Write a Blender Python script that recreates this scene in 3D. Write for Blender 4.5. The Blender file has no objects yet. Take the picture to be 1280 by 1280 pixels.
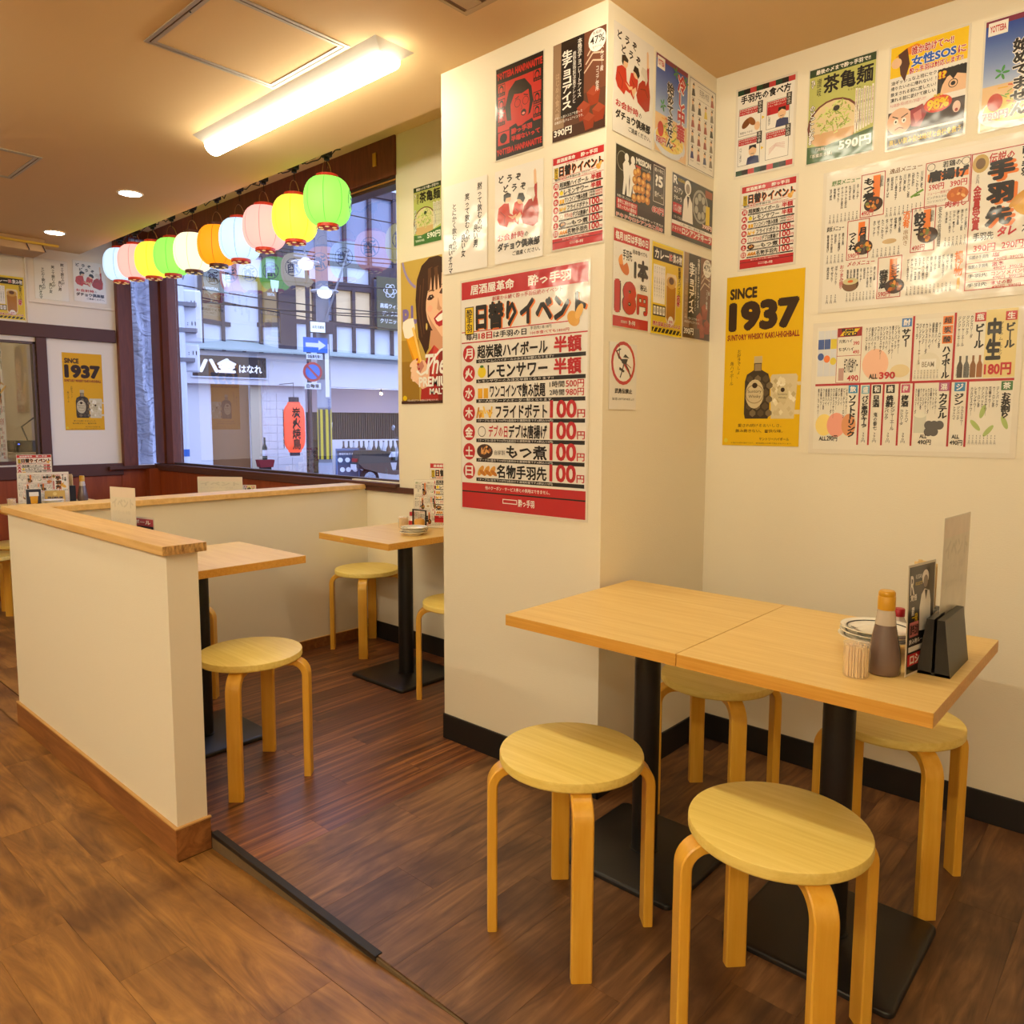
import bpy, math, random
from math import pi, sin, cos, tan, sqrt, atan2, radians
from mathutils import Vector, Matrix
import numpy as np

sc = bpy.context.scene
COL = sc.collection
# ------------------------------------------------------------------ camera, world, exposure
YAW, PITCH, ROLL = -0.7353, -0.0973, 0.0024
CAMZ = 1.255
_f = Vector((sin(YAW)*cos(PITCH), cos(YAW)*cos(PITCH), sin(PITCH)))
_r = Vector((cos(YAW), -sin(YAW), 0)); _u = _r.cross(_f)
_r2 = cos(ROLL)*_r + sin(ROLL)*_u; _u2 = -sin(ROLL)*_r + cos(ROLL)*_u
cd = bpy.data.cameras.new('camera'); cam = bpy.data.objects.new('camera', cd); COL.objects.link(cam)
cd.sensor_width = 36; cd.lens = 940.65/1280*36; cd.shift_x = 0.00669; cd.shift_y = -0.0146; cd.clip_start = .05; cd.clip_end = 200
M = Matrix((_r2, _u2, -_f)).transposed().to_4x4(); M.translation = (0, 0, CAMZ); cam.matrix_world = M
sc.camera = cam
sc.view_settings.view_transform = 'Standard'; sc.view_settings.look = 'None'
sc.view_settings.gamma = 1; sc.view_settings.use_curve_mapping = False; sc.view_settings.exposure = 0.0
sc.cycles.use_denoising = True; sc.cycles.max_bounces = 10; sc.cycles.diffuse_bounces = 5
sc.cycles.glossy_bounces = 4; sc.cycles.transparent_max_bounces = 12; sc.cycles.sample_clamp_indirect = 6
sc.cycles.caustics_reflective = False; sc.cycles.caustics_refractive = False
w = bpy.data.worlds.new('dusk_sky'); sc.world = w; w.use_nodes = True
_b = w.node_tree.nodes['Background']; _b.inputs[0].default_value = (0.50, 0.60, 1.0, 1); _b.inputs[1].default_value = 4.2
LAMP_COL = (1.0, 0.90, 0.665); TUBE = 28.0; DOWN = 25.0

# ------------------------------------------------------------------ helpers
def lin(c):
    c = [x/255 for x in c[:3]]
    return tuple((x/12.92 if x <= .04045 else ((x+.055)/1.055)**2.4) for x in c) + (1.0,)
def tag(o, label=None, cat=None, group=None, kind=None):
    if label: o['label'] = label
    if cat: o['category'] = cat
    if group: o['group'] = group
    if kind: o['kind'] = kind
    return o
class MB:
    def __init__(s): s.v = []; s.f = []; s.m = []; s.c = []
    def add(s, vs, fs, m=0, c=(1, 1, 1, 1)):
        n = len(s.v); s.v += [tuple(v) for v in vs]
        for f in fs: s.f.append(tuple(i+n for i in f)); s.m.append(m); s.c.append(c)
        return s
    def box(s, a, b, m=0, bev=0, mat=None, c=(1,1,1,1)):
        x0, y0, z0 = a; x1, y1, z1 = b
        if bev <= 0:
            vs = [(x0,y0,z0),(x1,y0,z0),(x1,y1,z0),(x0,y1,z0),(x0,y0,z1),(x1,y0,z1),(x1,y1,z1),(x0,y1,z1)]
            fs = [(0,3,2,1),(4,5,6,7),(0,1,5,4),(1,2,6,5),(2,3,7,6),(3,0,4,7)]
        else:
            d = bev; vs = []; 
            for z, i in ((z0, d), (z0+d, 0), (z1-d, 0), (z1, d)):
                for (x, y, ix, iy) in ((x0,y0,1,0),(x1,y0,-1,0),(x1,y0,0,1),(x1,y1,0,-1),(x1,y1,-1,0),(x0,y1,1,0),(x0,y1,0,-1),(x0,y0,0,1)):
                    sx = 1 if x == x0 else -1; sy = 1 if y == y0 else -1
                    vs.append((x + (ix*d) + (sx*i*0.7 if ix == 0 else 0), y + (iy*d) + (sy*i*0.7 if iy == 0 else 0), z))
            fs = [tuple(range(7, -1, -1)), tuple(range(24, 32))]
            for k in range(3):
                for j in range(8): fs.append((k*8+j, k*8+(j+1) % 8, k*8+8+(j+1) % 8, k*8+8+j))
        if mat: vs = [tuple(mat @ Vector(v)) for v in vs]
        return s.add(vs, fs, m, c)
    def lathe(s, prof, n=32, cen=(0,0,0), m=0, cap=True, mat=None, angs=None, segm=None):
        angs = angs or [2*pi*i/n for i in range(n)]; n = len(angs); vs = []
        for r, z in prof:
            for a in angs: vs.append((cen[0]+r*cos(a), cen[1]+r*sin(a), cen[2]+z))
        if mat: vs = [tuple(mat @ Vector(v)) for v in vs]
        fs = []; ms = []
        for k in range(len(prof)-1):
            for j in range(n):
                fs.append((k*n+j, k*n+(j+1) % n, (k+1)*n+(j+1) % n, (k+1)*n+j)); ms.append(segm[j] if segm else m)
        if cap:
            fs.append(tuple(range(n-1, -1, -1))); fs.append(tuple(range((len(prof)-1)*n, len(prof)*n))); ms += [m, m]
        b = len(s.v); s.v += vs
        for f, mm in zip(fs, ms): s.f.append(tuple(i+b for i in f)); s.m.append(mm); s.c.append((1,1,1,1))
        return s
    def tube(s, pts, r, n=8, m=0, cap=True):
        pts = [Vector(p) for p in pts]; vs = []; N = len(pts); up = Vector((0.13, 0.21, 1))
        for i, p in enumerate(pts):
            t = (pts[min(i+1, N-1)]-pts[max(i-1, 0)]).normalized()
            a = t.cross(up)
            if a.length < 1e-3: a = t.cross(Vector((1, 0, 0)))
            a.normalize(); b = t.cross(a)
            rr = r[i] if isinstance(r, (list, tuple)) else r
            for k in range(n): vs.append(p + rr*(cos(2*pi*k/n)*a + sin(2*pi*k/n)*b))
        fs = [(i*n+k, i*n+(k+1) % n, (i+1)*n+(k+1) % n, (i+1)*n+k) for i in range(N-1) for k in range(n)]
        if cap: fs += [tuple(range(n-1, -1, -1)), tuple(range((N-1)*n, N*n))]
        return s.add(vs, fs, m)
    def prism(s, poly, a, b, axis='y', m=0, mat=None):
        # poly in the plane across the axis, extruded from a to b
        n = len(poly)
        def P(p, t): return {'y': (p[0], t, p[1]), 'x': (t, p[0], p[1]), 'z': (p[0], p[1], t)}[axis]
        vs = [P(p, a) for p in poly]+[P(p, b) for p in poly]
        if mat: vs = [tuple(mat @ Vector(v)) for v in vs]
        fs = [tuple(range(n)), tuple(range(2*n-1, n-1, -1))]+[(i, i+n, (i+1) % n+n, (i+1) % n) for i in range(n)]
        return s.add(vs, fs, m)
    def build(s, name, mats, parent=None, smooth=None, loc=None, rz=0, colattr=False):
        me = bpy.data.meshes.new(name); me.from_pydata(s.v, [], s.f)
        mats = mats if isinstance(mats, (list, tuple)) else [mats]
        for mt in mats: me.materials.append(mt)
        if len(mats) > 1: me.polygons.foreach_set('material_index', s.m)
        if colattr:
            at = me.attributes.new('Col', 'FLOAT_COLOR', 'FACE'); at.data.foreach_set('color', np.array(s.c, dtype=np.float32).ravel())
        me.update()
        if smooth is not None:
            me.shade_smooth(); me.set_sharp_from_angle(angle=radians(smooth))
        o = bpy.data.objects.new(name, me); COL.objects.link(o)
        if parent: o.parent = parent
        if loc: o.location = loc
        if rz: o.rotation_euler = (0, 0, rz)
        return o
def empty(name, loc=(0,0,0), rz=0, label=None, cat=None, group=None, kind=None, parent=None):
    o = bpy.data.objects.new(name, None); COL.objects.link(o); o.location = loc; o.rotation_euler = (0, 0, rz)
    o.empty_display_size = .05
    if parent: o.parent = parent
    return tag(o, label, cat, group, kind)
def inst(src, name=None, parent=None, loc=None, rz=None):
    c = src.copy(); COL.objects.link(c)
    if parent: c.parent = parent
    if loc is not None: c.location = loc
    if rz is not None: c.rotation_euler = (0, 0, rz)
    return c
def kids(o): return [x for x in list(COL.objects) if x.parent == o]
def copy_tree(o, loc, rz=None, label=None):
    ks = kids(o)
    def rec(src, par):
        c = src.copy(); COL.objects.link(c); c.parent = par
        return c
    r = rec(o, None); r.location = loc
    if rz is not None: r.rotation_euler = (0, 0, rz)
    if label: r['label'] = label
    for k in ks:
        c = rec(k, r)
        for g in kids(k): rec(g, c)
    return r

# ------------------------------------------------------------------ materials
def mat(name, col=(200,200,200), rough=.5, metal=0, spec=.5, coat=0, coat_r=.1, bump=0, bscale=200, emit=None, es=0, trans=0, ior=1.45, alpha=1, sss=0):
    m = bpy.data.materials.new(name); m.use_nodes = True; nt = m.node_tree; p = nt.nodes['Principled BSDF']
    p.inputs['Base Color'].default_value = lin(col); p.inputs['Roughness'].default_value = rough
    p.inputs['Metallic'].default_value = metal; p.inputs['Specular IOR Level'].default_value = spec
    p.inputs['Coat Weight'].default_value = coat; p.inputs['Coat Roughness'].default_value = coat_r
    p.inputs['IOR'].default_value = ior; p.inputs['Transmission Weight'].default_value = trans; p.inputs['Alpha'].default_value = alpha
    if emit: p.inputs['Emission Color'].default_value = lin(emit); p.inputs['Emission Strength'].default_value = es
    if bump:
        n = nt.nodes.new('ShaderNodeTexNoise'); n.inputs['Scale'].default_value = bscale; n.inputs['Detail'].default_value = 3
        tc = nt.nodes.new('ShaderNodeTexCoord'); nt.links.new(tc.outputs['Object'], n.inputs['Vector'])
        b = nt.nodes.new('ShaderNodeBump'); b.inputs['Strength'].default_value = bump; b.inputs['Distance'].default_value = .002
        nt.links.new(n.outputs['Fac'], b.inputs['Height']); nt.links.new(b.outputs[0], p.inputs['Normal'])
    return m
def wood(name, c1, c2, c3=None, scale=(1.2, 14, 14), rough=.4, dist=1.2, detail=6, bump=.05, knots=None, coat=0, blotch=None, tone=0.0, ns=2.2):
    m = bpy.data.materials.new(name); m.use_nodes = True; nt = m.node_tree; N = nt.nodes; L = nt.links; p = N['Principled BSDF']
    tc = N.new('ShaderNodeTexCoord'); oi = N.new('ShaderNodeObjectInfo')
    mul = N.new('ShaderNodeVectorMath'); mul.operation = 'MULTIPLY_ADD'
    cx = N.new('ShaderNodeCombineXYZ')
    for k, f in enumerate((37.0, 91.0, 53.0)):
        q = N.new('ShaderNodeMath'); q.operation = 'MULTIPLY'; q.inputs[1].default_value = f; L.new(oi.outputs['Random'], q.inputs[0]); L.new(q.outputs[0], cx.inputs[k])
    L.new(tc.outputs['Object'], mul.inputs[0]); mul.inputs[1].default_value = (1, 1, 1); L.new(cx.outputs[0], mul.inputs[2])
    mp = N.new('ShaderNodeMapping'); mp.inputs['Scale'].default_value = scale; L.new(mul.outputs[0], mp.inputs[0])
    n = N.new('ShaderNodeTexNoise'); n.inputs['Scale'].default_value = ns; n.inputs['Detail'].default_value = detail; n.inputs['Roughness'].default_value = .62; n.inputs['Distortion'].default_value = dist
    L.new(mp.outputs[0], n.inputs['Vector'])
    cr = N.new('ShaderNodeValToRGB'); e = cr.color_ramp.elements; e[0].position = .32; e[1].position = .68
    e[0].color = lin(c1); e[1].color = lin(c2)
    if c3: x = cr.color_ramp.elements.new(.5); x.color = lin(c3)
    L.new(n.outputs['Fac'], cr.inputs[0]); out = cr.outputs[0]
    if blotch:
        n2 = N.new('ShaderNodeTexNoise'); n2.inputs['Scale'].default_value = blotch[1]; n2.inputs['Detail'].default_value = 4; L.new(mul.outputs[0], n2.inputs['Vector'])
        mr = N.new('ShaderNodeMapRange'); mr.inputs[1].default_value = .48; mr.inputs[2].default_value = .72; L.new(n2.outputs['Fac'], mr.inputs[0])
        mf = N.new('ShaderNodeMath'); mf.operation = 'MULTIPLY'; mf.inputs[1].default_value = blotch[2]; L.new(mr.outputs[0], mf.inputs[0])
        mx = N.new('ShaderNodeMix'); mx.data_type = 'RGBA'; L.new(mf.outputs[0], mx.inputs['Factor']); L.new(out, mx.inputs['A']); mx.inputs['B'].default_value = lin(blotch[0]); out = mx.outputs['Result']
    if knots:
        mp2 = N.new('ShaderNodeMapping'); mp2.inputs['Scale'].default_value = (2.2, 5.5, 5.5); L.new(mul.outputs[0], mp2.inputs[0])
        v = N.new('ShaderNodeTexVoronoi'); v.inputs['Scale'].default_value = .8; L.new(mp2.outputs[0], v.inputs['Vector'])
        mr = N.new('ShaderNodeMapRange'); mr.inputs[1].default_value = .03; mr.inputs[2].default_value = .15; mr.inputs[3].default_value = 1; mr.inputs[4].default_value = 0; L.new(v.outputs['Distance'], mr.inputs[0])
        mf = N.new('ShaderNodeMath'); mf.operation = 'MULTIPLY'; L.new(mr.outputs[0], mf.inputs[0]); L.new(n.outputs['Fac'], mf.inputs[1])
        mx = N.new('ShaderNodeMix'); mx.data_type = 'RGBA'; L.new(mf.outputs[0], mx.inputs['Factor']); L.new(out, mx.inputs['A']); mx.inputs['B'].default_value = lin(knots); out = mx.outputs['Result']
    if tone:
        hs = N.new('ShaderNodeHueSaturation'); q = N.new('ShaderNodeMapRange'); q.inputs[3].default_value = 1-tone; q.inputs[4].default_value = 1+tone
        L.new(oi.outputs['Random'], q.inputs[0]); L.new(q.outputs[0], hs.inputs['Value']); L.new(out, hs.inputs['Color']); out = hs.outputs[0]
    L.new(out, p.inputs['Base Color']); p.inputs['Roughness'].default_value = rough
    p.inputs['Coat Weight'].default_value = coat; p.inputs['Coat Roughness'].default_value = .25
    if bump:
        b = N.new('ShaderNodeBump'); b.inputs['Strength'].default_value = bump; b.inputs['Distance'].default_value = .003
        L.new(n.outputs['Fac'], b.inputs['Height']); L.new(b.outputs[0], p.inputs['Normal'])
    return m
def wallpaper(name, col, amt=.35):
    m = mat(name, col, .75, spec=.25); nt = m.node_tree; N = nt.nodes; L = nt.links; p = N['Principled BSDF']
    tc = N.new('ShaderNodeTexCoord'); mp = N.new('ShaderNodeMapping'); mp.inputs['Scale'].default_value = (1, 1, 3.2); L.new(tc.outputs['Object'], mp.inputs[0])
    n = N.new('ShaderNodeTexNoise'); n.inputs['Scale'].default_value = 120; n.inputs['Detail'].default_value = 4; L.new(mp.outputs[0], n.inputs['Vector'])
    b = N.new('ShaderNodeBump'); b.inputs['Strength'].default_value = amt; b.inputs['Distance'].default_value = .0015
    L.new(n.outputs['Fac'], b.inputs['Height']); L.new(b.outputs[0], p.inputs['Normal'])
    return m
m_wall = wallpaper('white_wallpaper', (235, 226, 203)); m_ceil = wallpaper('ceiling_paper', (230, 198, 150), .2)
m_wall_l = wallpaper('cream_panel_paint', (236, 224, 205), .1)
m_table = wood('oak_laminate', (222, 184, 108), (235, 202, 130), (229, 193, 118), scale=(1.5, 30, 30), rough=.36, dist=.4, bump=.02)
m_tedge = wood('table_edge_band', (208, 148, 54), (226, 170, 76), scale=(2, 60, 60), rough=.4, dist=.3, bump=.01)
m_seat = wood('birch_seat', (228, 198, 98), (243, 217, 124), (236, 208, 110), scale=(1.5, 40, 40), rough=.42, dist=.3, bump=.03)
m_sedge = mat('birch_seat_edge', (226, 186, 92), .45)
m_leg = wood('lacquered_birch_leg', (226, 164, 46), (238, 184, 70), scale=(20, 20, 1.2), rough=.33, dist=.3, bump=.01, coat=.3)
m_black = mat('black_metal', (26, 23, 22), .38, spec=.5, bump=.1, bscale=900)
m_blackbb = mat('black_vinyl_baseboard', (30, 26, 24), .5)
m_plank = wood('worn_brown_plank', (80, 54, 34), (146, 106, 68), (116, 80, 50), scale=(1.1, 9, 9), rough=.42, dist=1.6, detail=9, bump=.08, knots=(54, 30, 18), blotch=((62, 36, 24), 3.4, .8), tone=.10)
m_plank_l = wood('golden_brown_plank', (112, 74, 34), (176, 126, 62), (146, 100, 48), scale=(.9, 6, 6), rough=.4, dist=2.2, detail=9, bump=.06, knots=(62, 36, 18), blotch=((78, 44, 24), 2.8, .9), tone=.07)
m_plank_w = wood('striped_walnut_plank', (70, 40, 26), (160, 104, 58), (110, 66, 40), scale=(.7, 22, 22), rough=.34, dist=.6, detail=7, bump=.04, tone=.16)
m_under = mat('plank_underlay', (72, 46, 28), .8)
m_bbwood = wood('baseboard_wood', (122, 74, 36), (164, 108, 58), (142, 90, 46), scale=(1.5, 12, 12), rough=.45, dist=1.0, bump=.05)
m_bblip = mat('baseboard_lip', (205, 160, 96), .5)
m_cap = wood('pine_cap', (214, 170, 100), (234, 194, 126), scale=(1.2, 16, 16), rough=.4, dist=.8, bump=.03)
m_capend = wood('pine_cap_end_grain', (120, 80, 42), (226, 180, 108), scale=(10, 90, 30), rough=.5, dist=.1, bump=.02, ns=1.3)
m_brown = wood('dark_brown_frame', (92, 42, 26), (118, 58, 36), scale=(20, 20, 2), rough=.5, bump=.02)
m_brown2 = mat('dark_brown_rail', (84, 48, 38), .55)
m_ven = wood('red_brown_veneer', (134, 58, 22), (160, 76, 34), scale=(8, 8, 1), rough=.45, bump=.02, dist=.5)
m_alu = mat('brown_aluminium', (92, 74, 70), .35, metal=.6)
m_white = mat('white_plastic', (235, 232, 225), .4); m_grille = mat('beige_metal', (190, 160, 118), .5)
m_conc = mat('screed', (104, 84, 58), .9, bump=.6, bscale=60)
m_print = None
def print_mat(name, gloss):
    m = mat(name, (255,255,255), .55 if not gloss else .4, coat=(1.0 if gloss else 0), coat_r=.13, spec=.3)
    nt = m.node_tree; a = nt.nodes.new('ShaderNodeAttribute'); a.attribute_name = 'Col'; nt.links.new(a.outputs['Color'], nt.nodes['Principled BSDF'].inputs['Base Color'])
    if gloss:
        tc = nt.nodes.new('ShaderNodeTexCoord'); n = nt.nodes.new('ShaderNodeTexNoise'); n.inputs['Scale'].default_value = 9; n.inputs['Detail'].default_value = 2
        nt.links.new(tc.outputs['Object'], n.inputs['Vector'])
        b = nt.nodes.new('ShaderNodeBump'); b.inputs['Strength'].default_value = .22; b.inputs['Distance'].default_value = .02
        nt.links.new(n.outputs['Fac'], b.inputs['Height']); nt.links.new(b.outputs[0], nt.nodes['Principled BSDF'].inputs['Coat Normal'])
    return m
m_lam = print_mat('laminated_print', True); m_paper = print_mat('paper_print', False)
# ------------------------------------------------------------------ printed matter
_tc = {}; _fc = bpy.data.curves.new('lettering', 'FONT'); _fo = bpy.data.objects.new('lettering', _fc)
def glyphs(s, bold, vert, shear=0):
    k = (s, round(bold, 3), vert, shear)
    if k in _tc: return _tc[k]
    _fc.body = '\n'.join(s.replace('ー', '｜').replace('〜', '≀')) if vert else s
    _fc.resolution_u = 3 if len(s) < 12 and any(ord(c) < 256 for c in s) else 1; _fc.offset = min(bold, .006); _fc.shear = shear; _fc.align_x = 'CENTER' if vert else 'LEFT'
    _fc.space_line = .92 if vert else 1.0
    me = bpy.data.meshes.new_from_object(_fo); n = len(me.vertices)
    a = np.zeros(n*3, dtype=np.float32); me.vertices.foreach_get('co', a); a = a.reshape(-1, 3)[:, :2]
    fs = [tuple(p.vertices) for p in me.polygons]; bpy.data.meshes.remove(me)
    dz = np.zeros(n)
    if n:
        r = bold-.006
        if r > .003:     # heavier strokes: overlapping shifted copies of the same flat letters
            cn = 4 if r < .03 else 8
            sh = [(r*cos(2*pi*i/cn+.6), r*sin(2*pi*i/cn+.6)) for i in range(cn)]
            a = np.concatenate([a+np.array(q, dtype=np.float32) for q in sh]); fs = [tuple(i+n*j for i in f) for j in range(cn) for f in fs]; dz = np.repeat(np.arange(cn)*LSTEP/9, n)
        mn = a.min(0); mx = a.max(0); a = (a-mn)/np.maximum(mx-mn, 1e-6)
    _tc[k] = (a, fs, dz); return _tc[k]
LSTEP = .00018
class P:
    """flat print: x and y in percent of the printed area, y down"""
    def __init__(s, W, H, bg=(235,230,220), margin=0.0, mcol=(226,218,200), th=.0009):
        s.W, s.H, s.th = W, H, th; s.v = []; s.f = []; s.c = []; s.k = 0
        x, z = W/2+margin, H/2+margin
        vs = [(-x,0,-z),(x,0,-z),(x,0,z),(-x,0,z),(-x,-th,-z),(x,-th,-z),(x,-th,z),(-x,-th,z)]
        s._add(vs, [(0,1,2,3),(7,6,5,4),(0,4,5,1),(1,5,6,2),(2,6,7,3),(3,7,4,0)], mcol)
        s.r(0, 0, 100, 100, bg, L=1)
    def _add(s, vs, fs, col):
        s.k = (s.k+1) % 80; d = s.k*2e-6     # sheets of ink never share a plane
        n = len(s.v); s.v += [(v[0], v[1]-d, v[2]) for v in vs] if n else vs; c = lin(col)
        for f in fs: s.f.append(tuple(i+n for i in f)); s.c.append(c)
    def p3(s, x, y, L): return ((x/100-.5)*s.W, -s.th-L*LSTEP, (.5-y/100)*s.H)
    def poly(s, pts, col, L=2): s._add([s.p3(x, y, L) for x, y in pts], [tuple(range(len(pts)))], col)
    def r(s, x0, y0, x1, y1, col, L=2): s.poly([(x0,y1),(x1,y1),(x1,y0),(x0,y0)], col, L)
    def frame(s, x0, y0, x1, y1, col, t=.6, L=3):
        u = t*s.W/s.H if s.H else t
        s.r(x0,y0,x1,y0+u,col,L); s.r(x0,y1-u,x1,y1,col,L); s.r(x0,y0+u,x0+t,y1-u,col,L); s.r(x1-t,y0+u,x1,y1-u,col,L)
    def e(s, cx, cy, rx, ry=None, col=(0,0,0), L=2, n=20, rot=0):
        if ry is None: ry = rx*s.W/s.H
        k = s.H/s.W; pts = []
        for i in range(n):
            a = -2*pi*i/n; X, Y = rx*cos(a), ry*k*sin(a)
            pts.append((cx+X*cos(rot)-Y*sin(rot), cy+(X*sin(rot)+Y*cos(rot))/k))
        s.poly(pts, col, L)
    def ring(s, cx, cy, rx, t, col, L=3, n=28):
        k = s.W/s.H; o = [(cx+rx*cos(2*pi*i/n), cy+k*rx*sin(2*pi*i/n)) for i in range(n)]
        q = [(cx+(rx-t)*cos(2*pi*i/n), cy+k*(rx-t)*sin(2*pi*i/n)) for i in range(n)]
        vs = [s.p3(x, y, L) for x, y in o+q]
        s._add(vs, [(i, i+n, (i+1) % n+n, (i+1) % n) for i in range(n)], col)
    def ln(s, pts, t, col, L=2):
        k = s.H/s.W
        for (x0, y0), (x1, y1) in zip(pts, pts[1:]):
            dx, dy = x1-x0, (y1-y0)*k; l = sqrt(dx*dx+dy*dy) or 1; nx, ny = -dy/l*t/2, dx/l*t/2/k
            s.poly([(x0+nx,y0+ny),(x1+nx,y1+ny),(x1-nx,y1-ny),(x0-nx,y0-ny)], col, L)
    def t(s, txt, x0, y0, x1, y1, col=(20,16,14), b=.012, v=False, L=3, ol=None, olb=.06, sh=0):
        if ol: s.t(txt, x0-.5, y0-.3, x1+.5, y1+.3, ol, b=b+olb, v=v, L=L-1, sh=sh)
        a, fs, dz = glyphs(txt, b, v, sh)
        if not len(a): return
        X = (x0+(x1-x0)*a[:, 0])/100-.5; Z = .5-(y1-(y1-y0)*a[:, 1])/100
        yy = -s.th-L*LSTEP
        s._add([(float(p*s.W), yy-float(d), float(q*s.H)) for p, q, d in zip(X, Z, dz)], fs, col)
    def food(s, cx, cy, rx, ry, base, bits, n=18, seed=1, L=2, br=.22):
        s.e(cx, cy, rx, ry, base, L)
        R = random.Random(seed)
        for i in range(n):
            a = R.uniform(0, 2*pi); q = sqrt(R.random())*.72
            s.e(cx+rx*q*cos(a), cy+ry*q*sin(a), rx*br*R.uniform(.6, 1.3), ry*br*R.uniform(.6, 1.3), R.choice(bits), L+1+(i % 3), n=9, rot=R.uniform(0, 3))
    def build(s, name, m, loc, rz=0, label=None, group=None, parent=None, rot=None, cat='poster'):
        me = bpy.data.meshes.new(name); me.from_pydata(s.v, [], s.f); me.materials.append(m)
        at = me.attributes.new('Col', 'FLOAT_COLOR', 'FACE'); at.data.foreach_set('color', np.array(s.c, dtype=np.float32).ravel()); me.update()
        o = bpy.data.objects.new(name, me); COL.objects.link(o); o.location = loc; o.rotation_euler = rot or (0, 0, rz)
        if parent: o.parent = parent
        elif label: tag(o, label, cat, group)
        return o
RED=(186,30,38); BLK=(24,18,16); WHT=(240,236,228); YEL=(232,196,20); ORG=(226,120,40); SKIN=(232,190,150); GRN=(70,120,50)

def c_event(p, detail=True):
    p.r(0,0,100,7.6,RED); p.t('居酒屋革命',8,1.6,45,6,WHT,.03); p.t('酔っ手羽',56,1.6,88,6,WHT,.03)
    p.t('創業から続く酔っ手羽伝統のイベント',27,7.9,82,9.8,RED,.01)
    p.t('日替りイベント',13.5,10.4,100,22,ORG,.055,L=3); p.t('日替りイベント',12.6,10,98.8,21.6,BLK,.05,L=4)
    p.r(3,11,11,23,YEL,3); p.frame(3,11,11,23,BLK,.5,4); p.t('酔手羽',4.4,12,9.6,22,BLK,.02,v=True,L=4)
    p.e(90,21,5,2.6,(222,164,70),L=5,rot=.8); p.e(94,18.5,4.5,1.6,(236,182,92),L=6,rot=-1.1)
    p.r(0,21.6,88,22.0,RED,2); p.t('毎月',4,22.6,14,25.4,BLK,.03); p.t('18日',15,22.5,27,25.5,RED,.035); p.t('は手羽の日',28,22.6,55,25.4,BLK,.03)
    p.t('手羽先1本18円',58,22.2,74,23.6,BLK,.01); p.t('100本食べても1800円',58,24.2,87,25.6,RED,.015)
    p.r(0,26.2,100,26.7,RED,2)
    rows = [('月','超炭酸ハイボール','半額',None),('火','レモンサワー','半額','l'),('水','ワンコインで飲み放題','',"b"),('木','フライドポテト','100','f'),('金','デブは唐揚げ','100','d'),('土','もつ煮','100','m'),('日','名物手羽先','100','w')]
    subs = ['ジムビームのハイボールのみ注文半額となります!!','レモンサワーのみ注文半額となります!!','お一人様2フードのオーダー制となります。','1テーブル1皿まで100円!!2皿目から通常料金です♪(税込110円)']
    for i, (k, tx, pr, ic) in enumerate(rows):
        y = 27.4+i*8.65
        p.e(6.5,y+3.9,5.4,None,RED,2); p.t(k,3,y+1.6,10,y+6.2,WHT,.03,L=4)
        p.r(13,y+6.7,99,y+8.3,BLK,2); p.t(subs[min(i,3)],15,y+6.9,76,y+8.1,WHT,.0,L=4)
        x0 = 14
        if ic == 'l': p.e(18,y+3.6,3.6,None,(232,206,40),3); p.e(18,y+1.2,1.6,.6,GRN,4); x0 = 23
        if ic == 'b':
            for q in (14.5,19.5): p.r(q,y+1.6,q+4,y+6.4,(228,170,30),3); p.r(q,y+.8,q+4,y+2,WHT,4)
            x0 = 25
        if ic == 'f':
            R = random.Random(3)
            for q in range(14): a=R.uniform(14,28); p.ln([(a,y+R.uniform(1.2,4)),(a+R.uniform(-3,3),y+R.uniform(4,6.4))],1.3,R.choice([(222,168,40),(200,136,24),(238,196,80)]),3+q%3)
            x0 = 30
        if ic == 'd': p.t('デブの日',24,y+.8,40,y+6,RED,.02,L=4); p.ring(18,y+3.6,3.4,.5,(90,80,70)); x0 = 41
        if ic == 'm': p.food(20.5,y+3.6,7,3.2,(60,34,24),[(200,130,60),(160,90,40),(220,160,90)],12,4); p.t('自家製',29,y+3,38,y+5,BLK,.0,L=4); x0 = 39
        if ic == 'w':
            for q in (17,22,27): p.e(q,y+3.6,4,1.3,(220,156,60),L=3,rot=-.9); p.e(q+1.5,y+4.4,3,.9,(196,120,40),L=4,rot=.5)
            x0 = 31
        p.t(tx,x0,y+.5,(71.5 if pr else 70),y+6.4,BLK,.034,L=5)
        if pr == '半額': p.t(pr,76,y-.2,96,y+6.4,RED,.04,L=5)
        elif pr: p.t(pr,73.5,y-.8,93,y+6.4,RED,.034,L=5); p.t('円',93.5,y+3,99,y+6.2,RED,.02,L=5)
        else: p.t('1時間',73,y+.2,84,y+2.8,BLK,.02); p.t('500円',85,y-.1,98,y+3,RED,.02); p.t('2時間',73,y+3.5,84,y+6,BLK,.02); p.t('980円',85,y+3.3,98,y+6.3,RED,.02)
    p.r(0,88.6,100,92.2,RED,2); p.r(0,92.2,100,92.8,BLK,2); p.r(0,92.8,100,100,RED,2)
    p.t('他のクーポン・サービス券との併用はできません。',21,89.5,74,91.2,WHT,.01); p.frame(36,94.6,48,96.6,WHT,.5); p.t('酔っ手羽',49,94.2,62,97.4,WHT,.03)
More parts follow.
